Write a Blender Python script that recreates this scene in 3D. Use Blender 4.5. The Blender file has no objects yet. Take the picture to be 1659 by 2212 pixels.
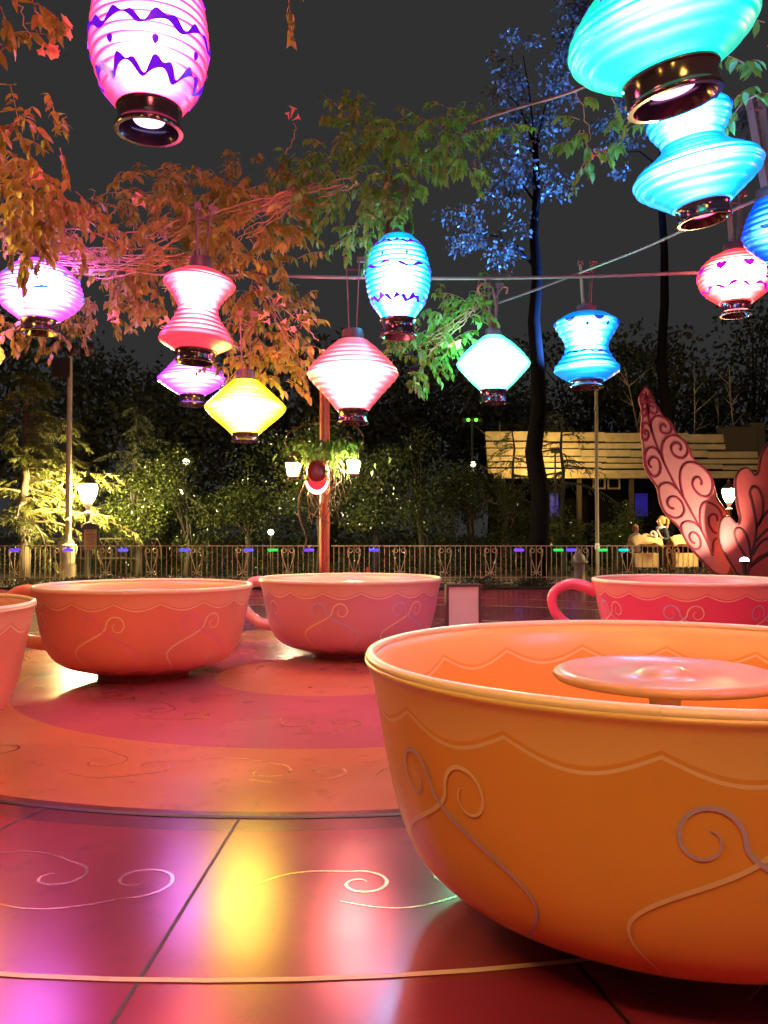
import bpy, bmesh, math, random
import numpy as np
from mathutils import Vector, Matrix
random.seed(7); rng = np.random.default_rng(7)
PI = math.pi
S = bpy.context.scene
COL = S.collection
# ------------------------------------------------------------------ camera, world, exposure
F = 1820.0; W2 = 829.5; H2 = 1106.0; CZ = 1.25; PITCH = math.atan((1157 - 1106) / F)
cd = bpy.data.cameras.new('camera'); cam = bpy.data.objects.new('camera', cd); COL.objects.link(cam)
cd.sensor_fit = 'HORIZONTAL'; cd.sensor_width = 36; cd.lens = F / 1659 * 36; cd.clip_end = 2000; cd.clip_start = .05
cam.location = (0, 0, CZ); cam.rotation_euler = (PI / 2 + PITCH, 0, 0); S.camera = cam
world = bpy.data.worlds.new('World'); S.world = world; world.use_nodes = True
bg = world.node_tree.nodes['Background']; bg.inputs[0].default_value = (.023, .023, .024, 1); bg.inputs[1].default_value = 1.0
sun = bpy.data.lights.new('ambient_fill', 'SUN'); sun.energy = .09; sun.angle = math.radians(25); sun.color = (1, .85, .8)  # faint wide lamp added as ambient fill, to lift the dark foliage
so = bpy.data.objects.new('ambient_fill', sun); COL.objects.link(so); so.rotation_euler = (math.radians(38), math.radians(12), 0)
S.view_settings.view_transform = 'Standard'; S.view_settings.look = 'None'; S.view_settings.exposure = .35; S.view_settings.gamma = 1
cy = S.cycles
cy.use_denoising = True; cy.max_bounces = 6; cy.diffuse_bounces = 3; cy.glossy_bounces = 4; cy.transmission_bounces = 4
cy.sample_clamp_indirect = 4; cy.sample_clamp_direct = 0; cy.caustics_reflective = False; cy.caustics_refractive = False
try:
    cy.denoiser = 'OPENIMAGEDENOISE'; cy.use_light_tree = True
except Exception: pass

def P(px, py, d):
    """photo pixel (1659 wide) and depth in metres -> point in the place"""
    x = (px - W2) / F; v = (H2 - py) / F
    c, s = math.cos(PITCH), math.sin(PITCH)
    k = d / (c - v * s)
    return Vector((x * k, d, CZ + (s + v * c) * k))

# ------------------------------------------------------------------ helpers
def tag(o, label=None, cat=None, group=None, kind=None):
    if label: o['label'] = label
    if cat: o['category'] = cat
    if group: o['group'] = group
    if kind: o['kind'] = kind
    return o
def thing(name, label, cat, loc=(0, 0, 0), rz=0, group=None):
    o = bpy.data.objects.new(name, None); COL.objects.link(o); o.location = loc; o.rotation_euler.z = rz
    o.empty_display_size = .1
    return tag(o, label, cat, group)
def dup(root, loc=None, rz=None):
    r = root.copy(); COL.objects.link(r)
    if loc is not None: r.location = loc
    if rz is not None: r.rotation_euler.z = rz
    for c in [c for c in root.children]:
        k = c.copy(); COL.objects.link(k); k.parent = r
        for g in c.children:
            q = g.copy(); COL.objects.link(q); q.parent = k
    return r
class MB:
    def __init__(s): s.v = []; s.f = []; s.m = []
    def add(s, vs, fs, mi=0):
        b = len(s.v); s.v += [tuple(v) for v in vs]; s.f += [tuple(i + b for i in f) for f in fs]; s.m += [mi] * len(fs)
    def box(s, c, d, rot=None, mi=0):
        x, y, z = d[0] / 2, d[1] / 2, d[2] / 2
        vs = [Vector((i, j, k)) for i in (-x, x) for j in (-y, y) for k in (-z, z)]
        if rot is not None: vs = [rot @ v for v in vs]
        c = Vector(c)
        s.add([v + c for v in vs], [(0, 1, 3, 2), (4, 6, 7, 5), (0, 4, 5, 1), (2, 3, 7, 6), (0, 2, 6, 4), (1, 5, 7, 3)], mi)
    def tube(s, pts, r, n=8, cap=True, mi=0):
        pts = [Vector(p) for p in pts]; N = len(pts)
        rs = r if isinstance(r, (list, tuple)) else [r] * N
        ref = None; rings = []
        for i, p in enumerate(pts):
            t = (pts[min(i + 1, N - 1)] - pts[max(i - 1, 0)])
            if t.length < 1e-9: t = Vector((0, 0, 1))
            t.normalize()
            if ref is None:
                ref = t.orthogonal().normalized()
            else:
                ref = ref - t * ref.dot(t)
                if ref.length < 1e-6: ref = t.orthogonal()
                ref.normalize()
            b = t.cross(ref)
            rings.append([p + (ref * math.cos(2 * PI * k / n) + b * math.sin(2 * PI * k / n)) * rs[i] for k in range(n)])
        vs = [v for rg in rings for v in rg]
        fs = [(i * n + k, i * n + (k + 1) % n, (i + 1) * n + (k + 1) % n, (i + 1) * n + k) for i in range(N - 1) for k in range(n)]
        if cap: fs += [tuple(range(n))[::-1], tuple((N - 1) * n + k for k in range(n))]
        s.add(vs, fs, mi)
    def lathe(s, prof, n=32, c=(0, 0, 0), wob=None, mi=0, cap0=False, cap1=False):
        c = Vector(c); N = len(prof); vs = []
        for i, (r, z) in enumerate(prof):
            for k in range(n):
                a = 2 * PI * k / n
                rr = r * (1 + wob(i, a)) if wob else r
                vs.append(c + Vector((rr * math.cos(a), rr * math.sin(a), z)))
        fs = [(i * n + k, i * n + (k + 1) % n, (i + 1) * n + (k + 1) % n, (i + 1) * n + k) for i in range(N - 1) for k in range(n)]
        if cap0: fs.append(tuple(range(n))[::-1])
        if cap1: fs.append(tuple((N - 1) * n + k for k in range(n)))
        s.add(vs, fs, mi)
    def build(s, name, mats, parent=None, smooth=True, loc=None):
        me = bpy.data.meshes.new(name); me.from_pydata(s.v, [], s.f)
        for m in (mats if isinstance(mats, (list, tuple)) else [mats]): me.materials.append(m)
        if any(s.m): me.polygons.foreach_set('material_index', s.m)
        if smooth: me.polygons.foreach_set('use_smooth', [True] * len(s.f))
        me.update()
        o = bpy.data.objects.new(name, me); COL.objects.link(o)
        if parent is not None: o.parent = parent
        if loc is not None: o.location = loc
        return o
def sharpish(o, ang=35):
    me = o.data
    try: me.set_sharp_from_angle(angle=math.radians(ang))
    except Exception: pass
    return o
def join(a, b, xf=None):
    """surface pattern and twigs go into the mesh of the part they sit on; xf: rotations of B to add"""
    base = len(a.data.materials)
    for m in b.data.materials: a.data.materials.append(m)
    me = b.data; me.polygons.foreach_set('material_index', [base + p.material_index for p in me.polygons])
    bm = bmesh.new(); bm.from_mesh(a.data)
    for M_ in (xf or [None]):
        if M_ is None: bm.from_mesh(me)
        else:
            c = me.copy(); c.transform(M_); bm.from_mesh(c); bpy.data.meshes.remove(c)
    bm.to_mesh(a.data); bm.free(); bpy.data.objects.remove(b); return a
def catmull(pts, n=8):
    pts = [Vector(p) for p in pts]; out = []
    for i in range(len(pts) - 1):
        p0 = pts[max(i - 1, 0)]; p1 = pts[i]; p2 = pts[i + 1]; p3 = pts[min(i + 2, len(pts) - 1)]
        for k in range(n):
            t = k / n
            out.append(.5 * ((2 * p1) + (p2 - p0) * t + (2 * p0 - 5 * p1 + 4 * p2 - p3) * t * t + (3 * p1 - p0 - 3 * p2 + p3) * t ** 3))
    out.append(pts[-1]); return out

# ------------------------------------------------------------------ materials
def newmat(name):
    m = bpy.data.materials.new(name); m.use_nodes = True
    return m, m.node_tree.nodes, m.node_tree.links, m.node_tree.nodes['Principled BSDF']
def pmat(name, col, rough=.5, metal=0, var=.25, scale=6., bump=0., coat=0., spec=.5, emit=None, es=0., bscale=None, dirt=0.):
    m, N, L, b = newmat(name)
    tc = N.new('ShaderNodeTexCoord'); nz = N.new('ShaderNodeTexNoise'); nz.inputs['Scale'].default_value = scale; nz.inputs['Detail'].default_value = 5
    L.new(tc.outputs['Object'], nz.inputs['Vector'])
    mx = N.new('ShaderNodeMix'); mx.data_type = 'RGBA'
    mx.inputs[6].default_value = (*[c * (1 - var) for c in col], 1); mx.inputs[7].default_value = (*[min(1, c * (1 + var)) for c in col], 1)
    L.new(nz.outputs['Fac'], mx.inputs[0]); L.new(mx.outputs[2], b.inputs['Base Color'])
    rr = N.new('ShaderNodeMapRange'); rr.inputs[3].default_value = max(.02, rough - .08); rr.inputs[4].default_value = min(1, rough + .1)
    L.new(nz.outputs['Fac'], rr.inputs[0]); L.new(rr.outputs[0], b.inputs['Roughness'])
    b.inputs['Metallic'].default_value = metal; b.inputs['Coat Weight'].default_value = coat; b.inputs['Coat Roughness'].default_value = .08
    b.inputs['Specular IOR Level'].default_value = spec
    if bump:
        n2 = N.new('ShaderNodeTexNoise'); n2.inputs['Scale'].default_value = bscale or scale * 6; n2.inputs['Detail'].default_value = 4
        L.new(tc.outputs['Object'], n2.inputs['Vector'])
        bp = N.new('ShaderNodeBump'); bp.inputs['Strength'].default_value = bump; bp.inputs['Distance'].default_value = .01
        L.new(n2.outputs['Fac'], bp.inputs['Height']); L.new(bp.outputs[0], b.inputs['Normal'])
    if emit:
        b.inputs['Emission Color'].default_value = (*emit, 1); b.inputs['Emission Strength'].default_value = es
    return m
def glow(name, col, st):
    m, N, L, b = newmat(name)
    b.inputs['Base Color'].default_value = (*[c * .6 for c in col], 1); b.inputs['Roughness'].default_value = .3
    b.inputs['Emission Color'].default_value = (*col, 1); b.inputs['Emission Strength'].default_value = st
    return m
def leafmat(name, col, col2, trans=.35, rough=.38, scale=1.3):
    m, N, L, b = newmat(name)
    tc = N.new('ShaderNodeTexCoord'); nz = N.new('ShaderNodeTexNoise'); nz.inputs['Scale'].default_value = scale; nz.inputs['Detail'].default_value = 3
    L.new(tc.outputs['Object'], nz.inputs['Vector'])
    cr = N.new('ShaderNodeMapRange'); cr.inputs[1].default_value = .35; cr.inputs[2].default_value = .65; L.new(nz.outputs['Fac'], cr.inputs[0])
    mx = N.new('ShaderNodeMix'); mx.data_type = 'RGBA'; mx.inputs[6].default_value = (*col, 1); mx.inputs[7].default_value = (*col2, 1)
    L.new(cr.outputs[0], mx.inputs[0]); L.new(mx.outputs[2], b.inputs['Base Color'])
    b.inputs['Roughness'].default_value = rough
    tr = N.new('ShaderNodeBsdfTranslucent'); L.new(mx.outputs[2], tr.inputs['Color'])
    ms = N.new('ShaderNodeMixShader'); ms.inputs[0].default_value = trans
    out = N['Material Output']; L.new(b.outputs[0], ms.inputs[1]); L.new(tr.outputs[0], ms.inputs[2]); L.new(ms.outputs[0], out.inputs['Surface'])
    return m
def shellmat(name, edge, core, es, cs, zc, hh, power=1.3, vert=.9):
    """a translucent lantern wall lit from within: brightest where the lamp is, deeper colour where the wall is seen aslant or far from the lamp"""
    m, N, L, b = newmat(name)
    lw = N.new('ShaderNodeLayerWeight'); lw.inputs[0].default_value = .5
    inv = N.new('ShaderNodeMath'); inv.operation = 'SUBTRACT'; inv.inputs[0].default_value = 1; L.new(lw.outputs['Facing'], inv.inputs[1])
    pw = N.new('ShaderNodeMath'); pw.operation = 'POWER'; pw.inputs[1].default_value = power; L.new(inv.outputs[0], pw.inputs[0])
    tc = N.new('ShaderNodeTexCoord'); sp = N.new('ShaderNodeSeparateXYZ'); L.new(tc.outputs['Object'], sp.inputs[0])
    s1 = N.new('ShaderNodeMath'); s1.operation = 'SUBTRACT'; s1.inputs[1].default_value = zc; L.new(sp.outputs['Z'], s1.inputs[0])
    s2 = N.new('ShaderNodeMath'); s2.operation = 'DIVIDE'; s2.inputs[1].default_value = hh; L.new(s1.outputs[0], s2.inputs[0])
    s3 = N.new('ShaderNodeMath'); s3.operation = 'POWER'; s3.inputs[1].default_value = 2; L.new(s2.outputs[0], s3.inputs[0])
    s4 = N.new('ShaderNodeMath'); s4.operation = 'MULTIPLY_ADD'; s4.inputs[1].default_value = -vert; s4.inputs[2].default_value = 1.0; s4.use_clamp = True; L.new(s3.outputs[0], s4.inputs[0])
    g = N.new('ShaderNodeMath'); g.operation = 'MULTIPLY'; L.new(pw.outputs[0], g.inputs[0]); L.new(s4.outputs[0], g.inputs[1])
    mp = N.new('ShaderNodeMapping'); mp.inputs['Scale'].default_value = (2.0, 2.0, 14); L.new(tc.outputs['Object'], mp.inputs['Vector'])
    nz = N.new('ShaderNodeTexNoise'); nz.inputs['Scale'].default_value = 1.6; nz.inputs['Detail'].default_value = 3; L.new(mp.outputs[0], nz.inputs['Vector'])
    nr = N.new('ShaderNodeMapRange'); nr.inputs[1].default_value = .3; nr.inputs[2].default_value = .7; nr.inputs[3].default_value = .7; nr.inputs[4].default_value = 1.25; L.new(nz.outputs['Fac'], nr.inputs[0])
    g2 = N.new('ShaderNodeMath'); g2.operation = 'MULTIPLY'; g2.use_clamp = True; L.new(g.outputs[0], g2.inputs[0]); L.new(nr.outputs[0], g2.inputs[1])
    st = N.new('ShaderNodeMapRange'); st.inputs[3].default_value = es; st.inputs[4].default_value = cs; L.new(g2.outputs[0], st.inputs[0])
    mx = N.new('ShaderNodeMix'); mx.data_type = 'RGBA'; mx.inputs[6].default_value = (*edge, 1); mx.inputs[7].default_value = (*core, 1); L.new(g2.outputs[0], mx.inputs[0])
    L.new(mx.outputs[2], b.inputs['Emission Color']); L.new(st.outputs[0], b.inputs['Emission Strength'])
    b.inputs['Base Color'].default_value = (*[.35 * c for c in edge], 1); b.inputs['Roughness'].default_value = .35
    return m
M = dict(
    iron=pmat('wrought_iron', (.09, .075, .05), .4, .6, bump=.1),
    fence=pmat('fence_iron', (.62, .48, .28), .38, .25, bump=.1),
    collar=pmat('dark_lacquer', (.022, .015, .02), .16, 0, coat=.6),
    capm=pmat('matt_dark_metal', (.075, .05, .06), .5, .3),
    strap=pmat('strap_steel', (.14, .09, .1), .45, .5),
    cable=pmat('cable_rubber', (.13, .085, .08), .4, .2),
    ink=pmat('violet_glaze', (.05, .01, .2), .3, emit=(.10, 0, .62), es=.9),
    inkt=pmat('teal_glaze', (.0, .1, .25), .3, emit=(.0, .22, .42), es=.9),
    inkb=pmat('blue_glaze', (.01, .02, .2), .3, emit=(.0, .03, .40), es=.9),
    inkm=pmat('magenta_glaze', (.2, .0, .2), .3, emit=(.5, 0, .5), es=.9),
    vine=leafmat('vine_leaf', (.17, .15, .03), (.26, .18, .035), .42),
    vineg=leafmat('green_vine_leaf', (.08, .20, .03), (.15, .22, .04), .42),
    shrub=leafmat('shrub_leaf', (.025, .04, .010), (.06, .075, .015), .2, .12),
    needle=leafmat('conifer_needle', (.12, .13, .03), (.17, .17, .04), .3, .5),
    dneedle=leafmat('dark_needle', (.05, .065, .03), (.08, .09, .035), .2, .5),
    bush=leafmat('low_bush_leaf', (.045, .05, .03), (.07, .06, .03), .2, .5),
    forest=leafmat('forest_leaf', (.05, .06, .035), (.085, .085, .045), .3, .6),
    blueleaf=leafmat('glossy_tree_leaf', (.10, .13, .10), (.16, .18, .15), .2, .3),
    flower=leafmat('trumpet_flower', (.75, .22, .2), (.85, .35, .28), .4, .5, 4),
    bark=pmat('bark', (.12, .085, .05), .8, bump=.8, scale=5, bscale=22),
    dbark=pmat('dark_bark', (.032, .026, .02), .85, bump=.8, scale=5, bscale=18),
    bbark=pmat('black_bark', (.006, .005, .005), .95, spec=.05, bump=.8, scale=5, bscale=18),
    twig=pmat('red_brown_twig', (.30, .14, .09), .6, bump=.4),
    dry=pmat('dry_stem', (.26, .18, .10), .7, bump=.4),
    birch=pmat('pale_bark', (.35, .28, .18), .7, bump=.5),
    redpost=pmat('red_post_paint', (.80, .17, .09), .35, bump=.08, coat=.2),
    redhood=pmat('red_hood_enamel', (.45, .05, .03), .35, coat=.3),
    cream=pmat('cream_paint', (.55, .45, .28), .45, bump=.1),
    signg=pmat('sign_green', (.06, .09, .07), .4), parch=pmat('parchment', (.55, .36, .18), .7, var=.15), textm=pmat('sign_ink', (.10, .06, .03), .7),
    plank=pmat('weathered_plank', (.50, .38, .19), .75, var=.45, scale=3, bump=.6, bscale=14), dplank=pmat('dark_timber', (.07, .05, .03), .8, bump=.5),
    leafpink=pmat('pink_panel_paint', (.76, .33, .27), .75, var=.12, spec=.25), leafline=pmat('maroon_line_paint', (.30, .03, .05), .5, var=.1),
    leafred=pmat('red_panel_paint', (.60, .12, .10), .75, var=.14, spec=.25), redline=pmat('dark_brown_line_paint', (.09, .025, .02), .5),
    ground=pmat('dark_asphalt', (.05, .045, .04), .75, var=.3, scale=2, bump=.4, bscale=60),
    soil=pmat('soil', (.05, .035, .025), .95, var=.4, bump=.8, scale=4),
    steel=pmat('brushed_steel', (.55, .5, .48), .34, 1, var=.08),
    wheelp=pmat('worn_cream_enamel', (.62, .42, .22), .4, 0, bump=.1, coat=.2),
    lilac=pmat('pale_lilac_paint', (.62, .58, .72), .35, var=.06),
    greyp=pmat('grey_iron_paint', (.20, .17, .13), .5, bump=.2),
    skin=pmat('skin', (.62, .36, .24), .5, var=.08), hair=pmat('light_brown_hair', (.38, .2, .08), .5, var=.3, scale=30),
    navy=pmat('navy_cloth', (.02, .025, .06), .8), cloth=pmat('tan_canvas', (.62, .46, .24), .8, var=.25, bump=.5, scale=4, bscale=10),
    scarf=pmat('pale_blue_scarf', (.55, .7, .85), .7), denim=pmat('dark_cloth', (.04, .04, .05), .8), white=pmat('white_paint', (.8, .78, .7), .4, var=.05),
)

# ------------------------------------------------------------------ ground, ride floor
def sheet(name, x0, x1, y0, y1, z, mat, nx=1, ny=1):
    b = MB()
    b.add([(x0, y0, z), (x1, y0, z), (x1, y1, z), (x0, y1, z)], [(0, 1, 2, 3)])
    return tag(b.build(name, mat, smooth=False), kind='structure')
sheet('ground', -300, 300, -100, 600, -.06, M['ground'])
DISC = (-.5, 7.6)
def floormat():
    m, N, L, b = newmat('ride_floor_paint')
    tc = N.new('ShaderNodeTexCoord'); mp = N.new('ShaderNodeMapping'); mp.inputs['Location'].default_value = (-DISC[0], -DISC[1], 0)
    L.new(tc.outputs['Object'], mp.inputs['Vector'])
    ln = N.new('ShaderNodeVectorMath'); ln.operation = 'LENGTH'; L.new(mp.outputs[0], ln.inputs[0])
    dv = N.new('ShaderNodeMath'); dv.operation = 'DIVIDE'; dv.inputs[1].default_value = 16; L.new(ln.outputs['Value'], dv.inputs[0])
    cr = N.new('ShaderNodeValToRGB'); cr.color_ramp.interpolation = 'CONSTANT'; e = cr.color_ramp.elements
    stops = [(0, (.62, .17, .12)), (1.0, (.50, .10, .16)), (2.6, (.62, .20, .10)), (3.72, (.16, .025, .05)), (3.95, (.30, .04, .06)), (5.2, (.30, .03, .08)), (7.8, (.52, .05, .10)), (9.5, (.40, .03, .10)), (11.2, (.30, .03, .08))]
    e[0].position = 0; e[0].color = (*stops[0][1], 1); e[1].position = stops[1][0] / 16; e[1].color = (*stops[1][1], 1)
    for r, c in stops[2:]:
        k = e.new(r / 16); k.color = (*c, 1)
    L.new(dv.outputs[0], cr.inputs[0])
    nz = N.new('ShaderNodeTexNoise'); nz.inputs['Scale'].default_value = 1.1; nz.inputs['Detail'].default_value = 6; L.new(tc.outputs['Object'], nz.inputs['Vector'])
    nr = N.new('ShaderNodeMapRange'); nr.inputs[3].default_value = .7; nr.inputs[4].default_value = 1.25; L.new(nz.outputs['Fac'], nr.inputs[0])
    mu = N.new('ShaderNodeMix'); mu.data_type = 'RGBA'; mu.blend_type = 'MULTIPLY'; mu.inputs[0].default_value = 1
    L.new(cr.outputs[0], mu.inputs[6]); L.new(nr.outputs[0], mu.inputs[7]); L.new(mu.outputs[2], b.inputs['Base Color'])
    n5 = N.new('ShaderNodeTexNoise'); n5.inputs['Scale'].default_value = 4.5; n5.inputs['Detail'].default_value = 10; n5.inputs['Roughness'].default_value = .72; L.new(tc.outputs['Object'], n5.inputs['Vector'])
    w5 = N.new('ShaderNodeMapRange'); w5.inputs[1].default_value = .56; w5.inputs[2].default_value = .76; w5.inputs[4].default_value = .55; L.new(n5.outputs['Fac'], w5.inputs[0])
    k5 = N.new('ShaderNodeMix'); k5.data_type = 'RGBA'; L.new(w5.outputs[0], k5.inputs[0]); L.new(mu.outputs[2], k5.inputs[6]); k5.inputs[7].default_value = (.10, .03, .035, 1); L.new(k5.outputs[2], b.inputs['Base Color'])
    n2 = N.new('ShaderNodeTexNoise'); n2.inputs['Scale'].default_value = 1.8; n2.inputs['Detail'].default_value = 5; L.new(tc.outputs['Object'], n2.inputs['Vector'])
    r2 = N.new('ShaderNodeMapRange'); r2.inputs[1].default_value = .3; r2.inputs[2].default_value = .7; r2.inputs[3].default_value = .18; r2.inputs[4].default_value = .25; L.new(n2.outputs['Fac'], r2.inputs[0])
    L.new(r2.outputs[0], b.inputs['Roughness'])
    b.inputs['Specular IOR Level'].default_value = .9; b.inputs['Specular Tint'].default_value = (1, .70, .60, 1); b.inputs['Coat Weight'].default_value = .2; b.inputs['Coat Roughness'].default_value = .22
    return m
M['floor'] = floormat()
b = MB()
b.box((0, 6.6, -.03), (40, 26, .06)); fl = tag(b.build('ride_floor', M['floor'], smooth=False), kind='structure')
# turntable rim: a thin steel seam ring let into the floor
def ring(name, c, r, w, z, mat, n=128):
    b = MB(); vs = []
    for k in range(n):
        a = 2 * PI * k / n
        vs += [(c[0] + (r - w) * math.cos(a), c[1] + (r - w) * math.sin(a), z), (c[0] + (r + w) * math.cos(a), c[1] + (r + w) * math.sin(a), z)]
    b.add(vs, [(2 * k, 2 * k + 1, (2 * k + 3) % (2 * n), (2 * k + 2) % (2 * n)) for k in range(n)])
    return tag(b.build(name, mat, smooth=False), kind='structure')
M['seam'] = pmat('dark_seam', (.03, .015, .02), .5)
M['trimline'] = pmat('cream_floor_line', (.85, .62, .45), .3, var=.1)
M['gold'] = pmat('light_trail_gold', (.95, .72, .42), .22, 1, var=.1)
M['trimline2'] = pmat('magenta_floor_line', (.65, .06, .35), .3, var=.1)
ring('floor_seam', DISC, 3.83, .018, .003, M['seam'])
ring('floor_line', DISC, 5.2, .012, .003, M['trimline'])
ring('floor_line', DISC, 7.8, .03, .003, M['trimline'])
ring('floor_line', DISC, 9.5, .05, .003, M['trimline2'])
# curled gold ribbons on the floor, standing in for squiggly trails of light
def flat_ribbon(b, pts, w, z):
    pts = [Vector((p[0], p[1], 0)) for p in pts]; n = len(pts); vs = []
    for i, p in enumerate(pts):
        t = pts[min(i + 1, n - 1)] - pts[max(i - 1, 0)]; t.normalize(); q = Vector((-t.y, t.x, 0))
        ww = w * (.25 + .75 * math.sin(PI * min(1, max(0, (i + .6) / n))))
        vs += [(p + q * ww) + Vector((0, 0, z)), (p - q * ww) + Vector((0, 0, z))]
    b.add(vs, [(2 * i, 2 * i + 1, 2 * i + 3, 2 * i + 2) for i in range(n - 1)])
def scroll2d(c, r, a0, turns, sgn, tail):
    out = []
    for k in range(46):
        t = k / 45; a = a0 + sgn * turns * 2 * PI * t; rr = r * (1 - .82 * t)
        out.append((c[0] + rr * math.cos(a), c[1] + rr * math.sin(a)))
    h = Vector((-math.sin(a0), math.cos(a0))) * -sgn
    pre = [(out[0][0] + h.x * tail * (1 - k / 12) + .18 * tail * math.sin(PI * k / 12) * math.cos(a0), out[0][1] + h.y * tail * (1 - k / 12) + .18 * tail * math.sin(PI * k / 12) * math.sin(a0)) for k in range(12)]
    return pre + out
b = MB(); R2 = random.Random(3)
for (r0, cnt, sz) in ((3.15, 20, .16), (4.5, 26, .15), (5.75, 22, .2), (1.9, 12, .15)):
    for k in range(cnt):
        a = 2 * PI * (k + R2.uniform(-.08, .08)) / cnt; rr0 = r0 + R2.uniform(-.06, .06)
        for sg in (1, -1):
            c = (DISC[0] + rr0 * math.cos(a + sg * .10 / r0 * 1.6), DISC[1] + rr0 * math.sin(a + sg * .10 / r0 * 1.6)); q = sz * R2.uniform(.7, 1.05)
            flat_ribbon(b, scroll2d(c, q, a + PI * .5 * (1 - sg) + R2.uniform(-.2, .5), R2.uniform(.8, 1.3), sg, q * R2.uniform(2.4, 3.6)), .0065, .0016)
tag(b.build('floor_light_trails', M['gold'], smooth=False), kind='structure')
b = MB()
for k in range(26):
    a = 2 * PI * (k + .35) / 26; c, sn = math.cos(a), math.sin(a); w = .006
    p = [(DISC[0] + r * c + q * -sn * w, DISC[1] + r * sn + q * c * w, .002) for r, q in ((3.86, 1), (3.86, -1), (11.2, -1), (11.2, 1))]
    b.add(p, [(0, 1, 2, 3)])
tag(b.build('floor_joints', M['seam'], smooth=False), kind='structure')
sheet('path', -60, 60, 21.6, 60, -.052, pmat('park_path', (.20, .15, .11), .8, scale=3, bump=.2))
b = MB(); b.box((0, 20.55, -.02), (46, 1.9, .14)); tag(b.build('planting_bed', M['soil'], smooth=False), kind='structure')

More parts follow.
